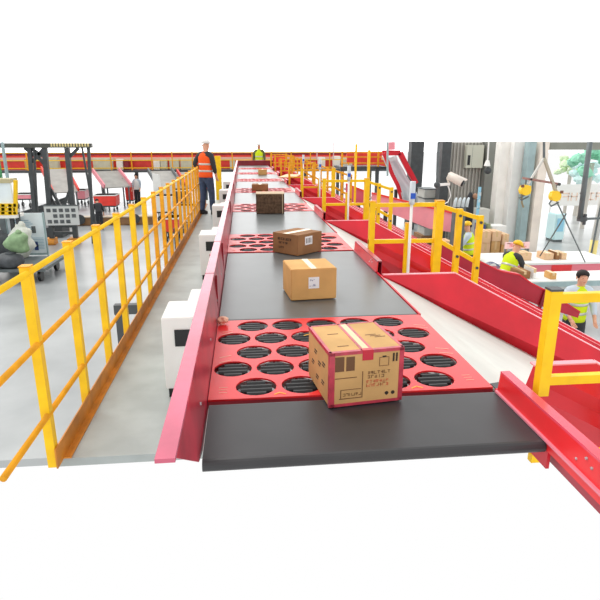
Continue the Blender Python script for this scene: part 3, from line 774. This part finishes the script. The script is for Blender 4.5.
# yellow framed machine
YM = 16.5
p = W(0, 215, YM); q = W(16, 180, YM)
t = thing('panel_machine', 'machine with white panels and yellow base frame at left edge', 'machine', (p.x, YM, 0))
P_ = lambda px, py: W(px, py, YM) - Vector((p.x, 0, 0))
box('white_panel', (-.8, 0, P_(0, 205).z), (P_(12.5, 200).x, .1, P_(0, 183).z), board_m, t)
box('top_plate', (-.8, -.05, P_(0, 183).z), (P_(13, 200).x, .5, P_(0, 179).z), mat('khaki_paint', (190, 180, 140), .5), t)
w = MB()
for a_, b_ in (((0, 205), (17, 205)), ((-8, 213), (17, 213)), ((4, 204), (4, 214)), ((11, 204), (11, 214)), ((16, 180), (16, 214)), ((-2, 209), (16, 209))): w.bar(P_(*a_)-Vector((0, YM, 0))+Vector((0, -.03, 0)), P_(*b_)-Vector((0, YM, 0))+Vector((0, -.03, 0)), .09)
w.build('yellow_frame', yellow, t)
w = MB(); w.box((-.7, -.1, P_(0, 218).z), (P_(15, 200).x, .5, P_(0, 215).z)); w.build('shelf', concrete, t)
for x in (-.5, .25, P_(15, 200).x-.05): box('leg', (x-.05, .1, 0), (x+.05, .2, P_(0, 213).z), darksteel, t)
for i, (px0, px1, mm, nm, Yc) in enumerate(((-4, 1.8, greysteel, 'grey column at left picture edge', 17.6), (2.2, 4.0, green_m, 'thin green strip column beside the grey column', 17.7), (9, 10.6, teal, 'thin pale post under the gantry beam at left', 19))):
    a_ = W(px0, 200, Yc); b_ = W(px1, 200, Yc)
    struct(box('trim_%d' % (10+i), (a_.x, Yc, 0), (b_.x, Yc+.15, W(0, 142, Yc).z), mm), nm)
# pipe rack heap behind board
w = MB(); p = W(36, 208, 22)
for i in range(5): w.bar((p.x-1.2, 22+.1*i, .25+.12*i), (p.x+.9, 22.6+.1*i, 1.0+.1*i), .14)
w.box((p.x-1.3, 21.9, 0), (p.x+.9, 22.8, .4)); w = w.build('scrap_heap', darksteel); tag(w, 'dark heap of sheet metal on floor behind the display board', 'scrap heap')

# ---------------------------------------------------------- right background
# spiral chute with red rims
YS = 22.0
t = thing('spiral_chute', 'silver curved chute with wide red rims coming down from the far platform', 'chute', (W(405, 205, YS).x, YS, 0)); sx = t.location.x
S = lambda px, py, dy=0: W(px, py, YS) - Vector((sx, YS-dy, 0))
outer = [(382, 150), (401, 150), (405, 158), (410, 168), (414, 176), (418, 184)]
inner = [(386, 158), (389, 166), (392, 173), (396, 180), (400, 188), (403, 203)]
w = MB()
rowsA = [S(386, 155, .6), S(388, 162, .5), S(391, 170, .4), S(394, 177, .2), S(400, 187, 0), S(403, 203, -.2)]
rowsB = [S(402, 156, .9), S(404, 162, .9), S(409, 171, .8), S(412, 178, .7), S(417, 187, .5), S(424, 205, .3)]
rows = []
for a_, b_ in zip(rowsA, rowsB):
    rows.append([w.bm.verts.new(a_.lerp(b_, i/8) + Vector((0, .35*math.sin(math.pi*i/8), -.12*math.sin(math.pi*i/8)))) for i in range(9)])
for r1, r2 in zip(rows, rows[1:]):
    for i in range(8): w.bm.faces.new([r1[i], r1[i+1], r2[i+1], r2[i]])
bed = w.build('bed', mat('brushed_silver_sheet', (208, 212, 216), .3, .4), t, True)
sm = bed.modifiers.new('thick', 'SOLIDIFY'); sm.thickness = .03
w = MB()
pts = [S(384, 153), S(388, 163), S(392, 174), S(398, 186), S(403, 204)]
for a_, b_ in zip(pts, pts[1:]): w.bar(a_, b_, .12, .14)
w.build('near_rim', red, t)
w = MB(); pts = [S(384, 153, .3), S(402, 153, .3), S(409, 167, .3), S(418, 184, .3)]
for a_, b_ in zip(pts, pts[1:]): w.bar(a_, b_, .16, .2)
w.build('upper_rim', red, t)
w = MB(); w.bar(S(393, 150, .2), S(393, 142, .2), .25, .1); w.build('top_bracket', pinkred, t)
w = MB(); w.bar(S(398, 190, .3), Vector((S(398, 190).x, .3, 0)), .12); w.bar(S(418, 190, .5), Vector((S(418, 190).x, .5, 0)), .12); w.build('leg', darksteel, t)
# far platform with yellow railing left of it
t = thing('raised_platform', 'raised platform with yellow railing beside the spiral chute', 'platform', (W(365, 170, 23).x, 23, 0)); sx2 = t.location.x
S2 = lambda px, py: W(px, py, 23) - Vector((sx2, 23, 0))
box('deck', (S2(340, 170).x, 0, S2(0, 171).z), (S2(387, 170).x, 1.5, S2(0, 168.5).z), darksteel, t)
box('red_backboard', (S2(352, 170).x, 1.2, S2(0, 166).z), (S2(388, 170).x, 1.3, S2(0, 153).z), redfar, t)
for px in (342, 355, 368, 378, 386): box('post', (S2(px, 170).x-.035, .0, S2(0, 168.5).z), (S2(px, 170).x+.035, .07, S2(0, 152).z), amber, t)
for py in (152.5, 157, 163): MB().bar(S2(342, py), S2(387, py), .04).build('rail', amber, t)
for px in (345, 381): box('leg', (S2(px, 170).x-.07, .6, 0), (S2(px, 170).x+.07, .74, S2(0, 171).z), greysteel, t)
for px, hh in ((357, 143), (369.5, 148)):
    a_ = W(px, 200, 12.5)
# tall yellow posts in front
for i, (px, py0, py1, Y, s_) in enumerate(((356.5, 144, 210, 14.5, .05), (369.5, 150, 200, 13.2, .06))):
    a_ = W(px, py0, Y); o = box('yellow_post', (a_.x-s_/2, Y, 0), (a_.x+s_/2, Y+s_, a_.z), yellow); tag(o, 'tall yellow post rising above the far railings, %s of two' % ('left' if i == 0 else 'right'), 'post')
a_ = W(217.5, 156, 17.4)
o = box('yellow_post', (a_.x-.09, 17.4, 0), (a_.x+.09, 17.55, a_.z), yellow); tag(o, 'yellow post just right of the orange-vest worker beyond the walkway', 'post')
# low angle red chutes behind, sky sheen painted pink on their side sheets
def sheet(label, pts, Y, m_, th=.05, nm='chute_side'):
    P2 = [W(a_, b_, Y) for a_, b_ in pts]; cx = sum(v.x for v in P2)/len(P2)
    t = thing(nm, label, 'chute', (cx, Y, 0)); P2 = [v - Vector((cx, Y, 0)) for v in P2]
    MB().poly(P2, (0, th, 0)).build('side_sheet', m_, t)
    w = MB(); w.bar(P2[0], P2[1], .12, .05); w.build('top_flange', redfar, t)
    MB().poly([P2[0]+Vector((0, th, -.1)), P2[1]+Vector((0, th, -.1)), P2[1]+Vector((0, .42, -.15)), P2[0]+Vector((0, .42, -.15))], (0, 0, -.04)).build('bed', slide_m, t)
    lo = min(P2, key=lambda v: v.z); w = MB()
    for q_ in (P2[0].lerp(P2[1], .2), P2[0].lerp(P2[1], .85)): w.box((q_.x-.05, .3, 0), (q_.x+.05, .4, q_.z-.3))
    w.build('leg', darksteel, t)
sheet('broad sheen-pink red chute side sloping down behind the nearest post pair', [(372, 193), (457, 214), (457, 233), (430, 229), (372, 206)], 15.55, pinkred)
sheet('sheen-pink red chute side left of the tall yellow posts', [(346, 184), (364, 191), (364, 206), (346, 200)], 15.95, mat('sky_sheen_red_sheet', (222, 92, 112), .4))  # reflected sky painted into the pinkish red
# collecting conveyor on the right floor level with boxes
YC = 12.5
t = thing('packing_conveyor', 'pale pink sided packing conveyor running across the right background', 'conveyor', (W(540, 270, YC).x, YC, 0)); sx3 = t.location.x
S3 = lambda px, py: W(px, py, YC) - Vector((sx3, YC, 0))
zc = S3(540, 264).z
box('side_panel', (S3(488, 0).x if False else S3(488, 264).x, 0, zc-.28), (S3(615, 264).x, .06, zc-.02), mat('pale_red_side', (236, 128, 142), .4), t)  # side panel in a paler, pinkish red
box('bed', (S3(488, 264).x, -.02, zc-.02), (S3(615, 264).x, 1.3, zc+.03), white, t)
box('orange_stripe', (S3(552, 264).x, -.012, zc-.26), (S3(572, 264).x, .0, zc-.04), redpanel, t)
for x in (S3(495, 264).x, S3(540, 264).x, S3(585, 264).x): box('leg', (x-.05, .2, 0), (x+.05, .3, zc-.28), greysteel, t)
def smallbox(label, px0, px1, py0, py1, Y, z, m_, D=.4):
    a_ = W(px0, py1, Y); b_ = W(px1, py0, Y)
    t = thing('cardboard_box', label, 'box', ((a_.x+b_.x)/2, Y, z), group='cartons in the right background')
    hw = (b_.x-a_.x)/2; h_ = max(.12, (py1-py0)*Y/545)
    box('carton_body', (-hw, 0, 0), (hw, D, h_), m_, t, bevel=.008); box('tape', (-.025, -.001, h_*.6), (.025, D, h_+.002), tape_tan, t)
    return h_
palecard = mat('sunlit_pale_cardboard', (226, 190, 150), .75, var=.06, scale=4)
smallbox('pale carton on the packing conveyor right of the beige pillar', 544, 554, 255, 262, YC+.3, zc+.03, palecard)
smallbox('brown carton on the packing conveyor beside the pale one', 555, 560, 254, 262, YC+.3, zc+.03, cardbrown)
smallbox('tan carton on the packing conveyor right of the brown one', 561, 567, 255, 262, YC+.3, zc+.03, palecard)
smallbox('wide pale carton on packing conveyor behind the bending worker', 521, 532, 254, 262, YC+.3, zc+.03, palecard)
# front work table with cartons by the workers
YT = 9.7
t = thing('work_table', 'long white sorting table in front of the lime-vest workers', 'table', (W(560, 290, YT).x, YT, 0)); sx4 = t.location.x
zt4 = W(545, 281, YT).z; xa = W(527, 281, YT).x-sx4; xb = W(640, 281, YT).x-sx4
box('table_top', (xa, 0, zt4-.04), (xb, .75, zt4), white, t, bevel=.01)
for x in (xa+.1, xb-.1):
    for y in (.1, .65): box('leg', (x-.03, y-.03, 0), (x+.03, y+.03, zt4-.04), greysteel, t)
box('side_rail', (xa, -.02, zt4-.12), (xb, .0, zt4-.02), teal, t)
smallbox('brown open carton held in front of the bending worker', 519, 531, 272, 280, YT+.2, zt4, cardbrown)
smallbox('small white carton right of the brown open carton', 533, 537, 268, 279, YT+.2, zt4, white)
smallbox('small tan carton on white table, just above the nearest yellow post', 550, 557, 274, 281, YT+.1, zt4, card2, .25)
# stacks of cartons by the pillars: real floor-standing stacks
def stack(Y, cols):
    for (px0, px1, hs, nm) in cols:
        z = 0
        for j, (h_, m_) in enumerate(hs):
            a_ = W(px0, 250, Y); b_ = W(px1, 250, Y)
            t = thing('cardboard_box', '%s, %s of its stack' % (nm, ('bottom', 'second', 'third', 'top')[j] if j < len(hs)-1 else 'topmost'), 'box', ((a_.x+b_.x)/2, Y+random.uniform(0, .05), z), group='cartons stacked behind the bending worker')
            hw = (b_.x-a_.x)/2; box('carton_body', (-hw, 0, 0), (hw, .5, h_-.005), m_, t, bevel=.008); box('tape', (-.03, -.002, h_*.45), (.03, .5, h_-.003), tape_tan, t)
            z += h_
stack(14.6, ((481, 490.5, ((.45, card2), (.4, palecard), (.33, palecard)), 'pale tan carton right of the end railing post'),
             (491.5, 500.5, ((.45, card2), (.45, card), (.28, palecard)), 'tan carton in the middle of the floor stacks'),
             (501.5, 508, ((.42, palecard), (.38, card2), (.3, palecard)), 'pale carton left of the bending worker')))
stack(14.2, ((443, 452, ((.5, card2), (.5, palecard)), 'carton seen between the yellow railing posts'), (453, 459, ((.4, card),), 'low carton between the yellow railing posts')))
# banner board
a_ = W(505, 249, 13.6); b_ = W(530, 242, 13.6)
t = thing('banner', 'low pink and white banner behind the bending worker', 'banner', ((a_.x+b_.x)/2, 13.6, 0)); hw = (b_.x-a_.x)/2
box('panel', (-hw, 0, a_.z), (hw, .04, b_.z), mat('pale_pink_banner', (246, 206, 206), .6), t)
w = MB(); random.seed(5); glyphs(w, -hw*.85, a_.z+.05, 5, .1, -.006, 0); w.build('red_marks', mat('red_banner_ink', (232, 96, 110), .6), t)
w = MB(); w.box((-hw, .0, 0), (-hw+.04, .04, a_.z)); w.box((hw-.04, 0, 0), (hw, .04, a_.z)); w.build('leg', greysteel, t)
# machines / cabinets against the grey pier
def cabinet(label, px0, px1, py0, Y, m_, door=None, nm='equipment_cabinet'):
    a_ = W(px0, 230, Y); b_ = W(px1, py0, Y); t = thing(nm, label, 'cabinet', ((a_.x+b_.x)/2, Y, 0)); hw = (b_.x-a_.x)/2
    box('body', (-hw, 0, .05), (hw, .5, b_.z), m_, t, bevel=.01); box('plinth', (-hw+.02, .02, 0), (hw-.02, .48, .05), darksteel, t)
    box('door', (-hw*.85, -.015, .15), (hw*.85, 0, b_.z-.1), door or m_, t); box('handle', (hw*.6, -.04, b_.z*.5), (hw*.7, -.015, b_.z*.6), black, t)
cabinet('light grey cabinet right of the end railing post, below the grey pier', 477, 490, 209, 17.2, mat('light_grey_cabinet', (212, 212, 204), .5))
cabinet('navy blue and black cabinet beside the light grey cabinet', 481, 486, 225, 15.9, bluebox, mat('navy_door', (60, 80, 150), .5))
cabinet('small green-grey cabinet in front of the grey pier', 487, 491, 224, 16.0, mat('sage_cabinet', (150, 160, 120), .5))
cabinet('white square cabinet at foot of the white pillar', 492, 507, 226, 16.2, white)
# water bottles dispenser-like pale blue banner stand and electrical box
a_ = W(476.5, 212, 16.5); b_ = W(481.5, 187, 16.5)
t = thing('banner_stand', 'narrow pale blue upright banner against the ribbed wall', 'banner', ((a_.x+b_.x)/2, 16.5, 0)); hw = (b_.x-a_.x)/2
box('banner', (-hw, 0, .06), (hw, .03, b_.z), pale_blue, t); box('base', (-hw-.04, -.1, 0), (hw+.04, .14, .06), white, t)
w = MB(); glyphs(w, -hw*.7, a_.z+.1, 1, .1, -.006, 0); glyphs(w, -hw*.7, a_.z+.3, 1, .1, -.006, 0); glyphs(w, -hw*.7, a_.z+.5, 1, .1, -.006, 0); w.build('print', white, t)
a_ = W(465, 168, 18.3); b_ = W(484, 145, 18.3)
t = thing('electrical_box', 'pale grey wall-mounted electrical box high on the ribbed wall', 'electrical box', ((a_.x+b_.x)/2, 18.25, a_.z)); hw = (b_.x-a_.x)/2
box('body', (-hw, 0, 0), (hw, .22, b_.z-a_.z), mat('pale_grey_green_box', (196, 198, 182), .5), t, bevel=.01)
box('door_seam', (-hw*.35, -.004, .02), (-hw*.33, .0, b_.z-a_.z-.02), greysteel, t); box('black_vent', (-hw*.85, -.012, .1), (-hw*.55, .0, .42), black, t)
# hanging lamp on the pier
a_ = W(487.5, 162, 16.8)
t = thing('hanging_lamp', 'small white lamp on a thin rod in front of the grey pier', 'lamp', (a_.x, 16.8, a_.z))
MB().tube([(0, 0, 0), (-.02, 0, W(0, 142, 16.8).z-a_.z)], .025, 8).build('rod', white, t)
MB().tube([(0, 0, .05), (0, 0, -.12)], .05, 12, .1).build('lamp_shade', white, t)
MB().blob((.03, -.02, -.26), (.12, .1, .11), 2).build('dark_globe', darksteel, t, True)

# CCTV camera on a drop pole
YK = 7.5
c = W(437, 185, YK)
t = thing('security_camera', 'white bullet security camera on a side arm from a thin drop pole', 'camera', (c.x, YK, c.z))
K = lambda px, py, dy=0: W(px, py, YK) - Vector((c.x, YK-dy, c.z))
MB().tube([K(438.5, 141.8), K(437.5, 170), K(437, 184)], .018, 8).build('drop_pole', greysteel, t)
MB().blob((0, 0, 0), (.045, .045, .045), 2).build('ball_joint', darksteel, t, True)
MB().bar(K(437, 185), K(450, 184), .03, .035).build('arm', white, t)
MB().tube([K(449, 184), K(447, 178), K(451, 174.5)], .012, 8).build('bracket', mat('cream_plastic', (222, 212, 196), .5), t)
MB().tube([K(448.5, 175.5), K(459, 182.5, -.12)], .055, 14).build('housing', mat('cream_housing', (226, 216, 204), .4), t, True)
MB().poly([K(448, 174), K(451, 172.5), K(463.5, 179.5, -.14), K(460, 181, -.14)], (0, 0, .012)).build('sun_shield', mat('cream_shield', (232, 224, 214), .4), t)
MB().tube([K(458, 182, -.115), K(459.6, 183, -.135)], .045, 14).build('lens', black, t, True)
MB().tube([K(448, 186), K(449.5, 190), K(450.5, 196), K(448, 202), K(444, 204)], .008, 6).build('cable', white, t, True)
box('base', tuple(K(436, 205)+Vector((-.03, .2, -.05))), tuple(K(450, 203)+Vector((.1, .32, .02))), greysteel, t) if False else None

# triangular hanger with the two yellow balancers
YH = 8.5
c = W(546, 191, YH)
t = thing('balancer_hanger', 'triangular pale steel hanger bracket in front of the beige pillar', 'hanger', (c.x, YH, c.z))
K = lambda px, py, dy=0: W(px, py, YH) - Vector((c.x, YH-dy, c.z))
MB().bar(K(544, 158), K(556, 192), .045, .04).build('strut', mat('pale_khaki_steel', (178, 172, 152), .5), t)
MB().bar(K(544, 158), K(528, 184), .035, .03).build('strut', mat('pale_steel', (204, 204, 196), .5), t)
MB().bar(K(522.5, 178), K(559, 184), .035, .035).build('crossbar', mat('rusty_bar', (150, 110, 100), .5, var=.3, scale=20), t)
MB().tube([K(544, 158), K(544, 141.8)], .02, 8).build('drop_rod', greysteel, t)
MB().tube([K(557, 184), K(560, 184.3)], .025, 8).build('end_cap', darksteel, t)
for lb, cx, cy, dx in (('left', 525, 190, -1), ('right', 555, 196, 1)):
    c2 = W(cx, cy, YH)
    t = thing('tool_balancer', 'yellow tool balancer hanging at %s end of the hanger crossbar' % lb, 'balancer', (c2.x, YH, c2.z), group='yellow tool balancers')
    K2 = lambda px, py, dy=0: W(px, py, YH) - Vector((c2.x, YH-dy, c2.z))
    w = MB(); w.tube([(0, -.05, 0), (0, .06, 0)], .085, 16); w.box((-.07, -.043, -.06), (.08, .053, .07)); w.build('yellow_case', mat('balancer_yellow_%s' % lb, (250, 208, 30), .4), t, bevel=.004)
    MB().tube([(-.0, 0, .07), (0, 0, .07+.10)], .012, 8).build('hook', greysteel, t)
    MB().tube([(-.04*dx-.03, -.03, -.07), (-.10, -.03, -.12), (-.06, -.03, -.16), (.06, -.03, -.10)], .014, 8).build('wire_loop', greysteel, t)
    box('brown_block', (.05 if dx > 0 else -.10, -.06, .045), (.10 if dx > 0 else -.05, -.045, .09), mat('brown_block_%s' % lb, (120, 76, 60), .6), t)
    if lb == 'left':
        MB().tube([(-.05, 0, -.05), (-.02, .02, -.2), (.02, .02, -.28)], .016, 8).build('dangling_strap', mat('khaki_strap', (150, 140, 110), .8), t)
# guy cables
for nm, a1, b1 in (('thin grey stay cable falling to the right from the right balancer', (556, 200), (585, 262)), ('thin grey stay cable slanting down left toward the tall beige pillar foot', (566, 214), (540, 256))):
    q1 = W(*a1, 9.2); q2 = W(*b1, 11.5)
    o = MB().tube([q1, q2], .014, 6).build('stay_cable', greysteel, None); tag(o, nm, 'cable')
# drop pole with black joint and arm at far right
YA = 7.0
c = W(582, 219, YA)
t = thing('jointed_arm', 'grey drop pole with a black knuckle and side rod at the upper right', 'arm', (c.x, YA, c.z))
K = lambda px, py, dy=0: W(px, py, YA) - Vector((c.x, YA-dy, c.z))
MB().tube([K(590, 141.8), K(580, 218)], .034, 12).build('drop_pole', greysteel, t, True)
w = MB(); w.blob((.02, 0, 0), (.055, .05, .05), 2); w.tube([(.025, -.02, .07), (.025, -.02, -.075)], .022, 10); w.box((-.05, -.04, -.03), (.02, .04, .03)); w.build('knuckle', darksteel, t)
MB().tube([K(585, 219), K(603, 218)], .016, 8).build('side_rod', greysteel, t)
# door-side steel post with yellow foot guard outside
t = thing('bollard_post', 'white pipe post with pale yellow lower sleeve at the right edge', 'post', (W(593, 250, 13.8).x, 13.8, 0))
zt6 = W(593, 240, 13.8).z
MB().tube([(0, 0, zt6), (.12, 0, W(0, 143, 13.8).z)], .09, 14).build('pipe', mat('pale_pipe', (226, 226, 222), .5), t, True)
MB().tube([(0, 0, 0), (0, 0, zt6)], .1, 14).build('yellow_sleeve', mat('pale_yellow_sleeve', (246, 226, 140), .5), t, True)
MB().bar((-.12, -.1, .3), (.02, -.1, W(0, 150, 13.8).z), .035).build('edge_strip', greysteel, t)
# outdoors beyond the loading door: overexposure put into pale tree and banner colours
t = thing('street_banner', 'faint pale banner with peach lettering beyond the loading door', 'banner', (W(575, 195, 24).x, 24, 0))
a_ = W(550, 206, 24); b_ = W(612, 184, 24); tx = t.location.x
box('cloth', (a_.x-tx, 0, a_.z), (b_.x-tx, .03, b_.z), mat('overexposed_banner', (252, 250, 246), .8), t)
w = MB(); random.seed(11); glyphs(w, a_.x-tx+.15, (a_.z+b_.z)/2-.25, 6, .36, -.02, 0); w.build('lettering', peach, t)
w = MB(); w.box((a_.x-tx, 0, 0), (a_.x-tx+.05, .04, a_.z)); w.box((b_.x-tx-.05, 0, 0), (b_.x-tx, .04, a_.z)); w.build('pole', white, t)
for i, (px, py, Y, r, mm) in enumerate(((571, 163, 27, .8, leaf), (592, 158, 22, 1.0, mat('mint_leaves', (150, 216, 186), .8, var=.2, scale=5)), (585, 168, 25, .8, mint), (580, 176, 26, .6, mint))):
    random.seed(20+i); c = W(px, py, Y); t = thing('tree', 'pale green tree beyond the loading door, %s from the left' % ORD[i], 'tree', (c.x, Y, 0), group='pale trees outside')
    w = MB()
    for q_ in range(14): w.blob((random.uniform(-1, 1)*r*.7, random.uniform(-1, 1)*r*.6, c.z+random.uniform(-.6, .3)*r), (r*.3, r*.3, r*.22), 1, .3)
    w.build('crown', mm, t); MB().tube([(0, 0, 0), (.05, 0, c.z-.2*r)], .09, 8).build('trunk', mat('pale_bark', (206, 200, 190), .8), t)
a_ = W(552, 250, 19); b_ = W(567, 214, 19)
t = thing('outdoor_cooler', 'tall pale turquoise cabinet standing outside the loading door', 'cabinet', ((a_.x+b_.x)/2, 19, 0)); hw = (b_.x-a_.x)/2
box('body', (-hw, 0, .08), (hw, .6, b_.z), mat('pale_turquoise', (214, 244, 246), .5), t, bevel=.03); box('front_panel', (-hw*.7, -.02, .4), (hw*.6, 0, b_.z*.85), pale_blue, t); box('plinth', (-hw*.9, .05, 0), (hw*.9, .55, .08), greysteel, t)
a_ = W(568, 257, 15.5)
o = box('doormat', (a_.x, 15.4, 0), (W(582, 257, 15.5).x, 15.9, .02), greysteel); tag(o, 'small grey mat on floor outside the loading door', 'mat')
a_ = W(426, 206, 19); b_ = W(446, 186, 19)
for i in range(5):
    t = thing('metal_tray', 'grey shallow metal tray in pile beside dark columns, %s' % ('bottom of the pile', 'second from the bottom', 'middle of the pile', 'second from the top', 'top of the pile')[i], 'tray', ((a_.x+b_.x)/2-.05*i, 19, b_.z*.16+i*b_.z*.16+.0), group='pile of grey trays')
    hw = (b_.x-a_.x)/2*(1-.09*i); hh = b_.z*.155
    box('tray_body', (-hw, 0, 0), (hw, .8, hh-.03), mat('tray_grey_%d' % i, (188, 190, 184), .5, var=.08, scale=4), t, bevel=.01); box('rim', (-hw-.02, -.02, hh-.03), (hw+.02, .82, hh), greysteel, t)
o = box('pallet', (a_.x-.1, 19, 0), (b_.x+.05, 19.9, b_.z*.16), brown_m); tag(o, 'brown pallet under the pile of grey trays', 'pallet')
# man-height coat figure near the ribbed wall: coiled hose reel
a_ = W(489, 268, 11.5)
o = MB(); n = 28; R_ = .17
for q_ in range(4):
    pts = [Vector((R_*math.cos(2*math.pi*i/n), .05*q_, R_*.9*math.sin(2*math.pi*i/n))) for i in range(n+1)]
    o.tube(pts, .007, 6)
o = o.build('wire_coil', mat('blue_grey_wire', (120, 130, 160), .5)); o.location = (a_.x, 11.3, a_.z)
tag(o, 'loose coil of blue-grey wire above the red chutes beside end railing post', 'wire coil')
# white slender roof hangers far behind
for i, px in enumerate((317, 333.5, 351, 387.5)):
    Y = 31 if i < 3 else 18; a_ = W(px, 142, Y); b_ = W(px, 160 if i < 3 else 176, Y)
    o = MB().tube([(a_.x, Y, a_.z), (b_.x, Y, b_.z)], .03 if i < 3 else .035, 8).build('hanger_rod', mat('pale_pinkish_rod_%d' % i, (214, 178, 178), .6) if i != 3 else teal)
    tag(o, 'thin pale hanger rod above the far conveyor, %s from the left' % ORD[i], 'rod', 'hanger rods')
# plastic bottles bundle and dark standing jacket near ribbed wall
t = thing('bottle_pack', 'shrink-wrapped pack of clear bottles beside the security camera', 'bottles', (W(459, 205, 12.5).x, 12.5, 0))
zb_ = W(459, 207, 12.5).z
box('shelf_leg', (-.06, .05, 0), (.2, .25, zb_), greysteel, t)
for i in range(4):
    c0 = Vector((-.12+.1*i, 0, zb_)); MB().tube([c0, c0+Vector((.03, 0, .16)), c0+Vector((.05, 0, .22))], .045, 10, .02).build('bottle', mat('clear_bottle_%d' % i, (206, 218, 222), .2), t, True)
t = thing('coat_stand', 'dark coat hanging on a slim stand before the ribbed wall', 'coat', (W(470, 200, 16.9).x, 16.9, 0))
zz = W(0, 197, 16.9).z
MB().tube([(0, 0, 0), (0, 0, zz)], .03, 8).build('stand', darksteel, t)
w = MB(); w.loft([(0, 0, zz-1.1, .14, .08), (0.02, 0, zz-.6, .13, .09), (0, 0, zz-.15, .12, .08), (0, 0, zz, .04, .04)], 12); w.build('coat', darkcloth, t, True)
MB().blob((.14, -.05, zz-.12), (.09, .08, .1), 2).build('cap', mat('tan_felt', (170, 130, 104), .8), t, True)

# -------------------------------------------------------------------- light
Wd = bpy.data.worlds.new('overcast'); bpy.context.scene.world = Wd; Wd.use_nodes = True
nt = Wd.node_tree; bg = nt.nodes['Background']; bg.inputs[0].default_value = (1, 1, 1, 1)
tc = nt.nodes.new('ShaderNodeTexCoord'); sp = nt.nodes.new('ShaderNodeSeparateXYZ'); nt.links.new(tc.outputs['Generated'], sp.inputs[0])
def mth(op, a, b=None, clamp=False):
    n = nt.nodes.new('ShaderNodeMath'); n.operation = op; n.use_clamp = clamp
    for i, v in enumerate((a, b)):
        if v is None: continue
        if isinstance(v, (int, float)): n.inputs[i].default_value = v
        else: nt.links.new(v, n.inputs[i])
    return n.outputs[0]
# overcast daylight, brightest low in the window direction (+Y), calmer overhead
low = mth('SUBTRACT', 1, mth('MULTIPLY', sp.outputs['Z'], 1.7), True)
above = mth('GREATER_THAN', sp.outputs['Z'], -.02)
front = mth('ADD', .35, mth('MULTIPLY', mth('MAXIMUM', sp.outputs['Y'], 0.0), .65))
st = mth('ADD', 1.0, mth('MULTIPLY', mth('MULTIPLY', mth('MULTIPLY', low, above), front), 1.9))
nt.links.new(st, bg.inputs[1])
sun = bpy.data.lights.new('sun', 'SUN'); sun.energy = 1.6; sun.angle = .35; sun.color = (1, .98, .94)
so = bpy.data.objects.new('sun', sun); C.objects.link(so)
so.rotation_euler = Vector((-.35, .45, 1.0)).to_track_quat('Z', 'Y').to_euler()
vs = bpy.context.scene.view_settings
vs.view_transform = 'Standard'; vs.look = 'None'; vs.gamma = 1; vs.use_curve_mapping = False; vs.exposure = 0
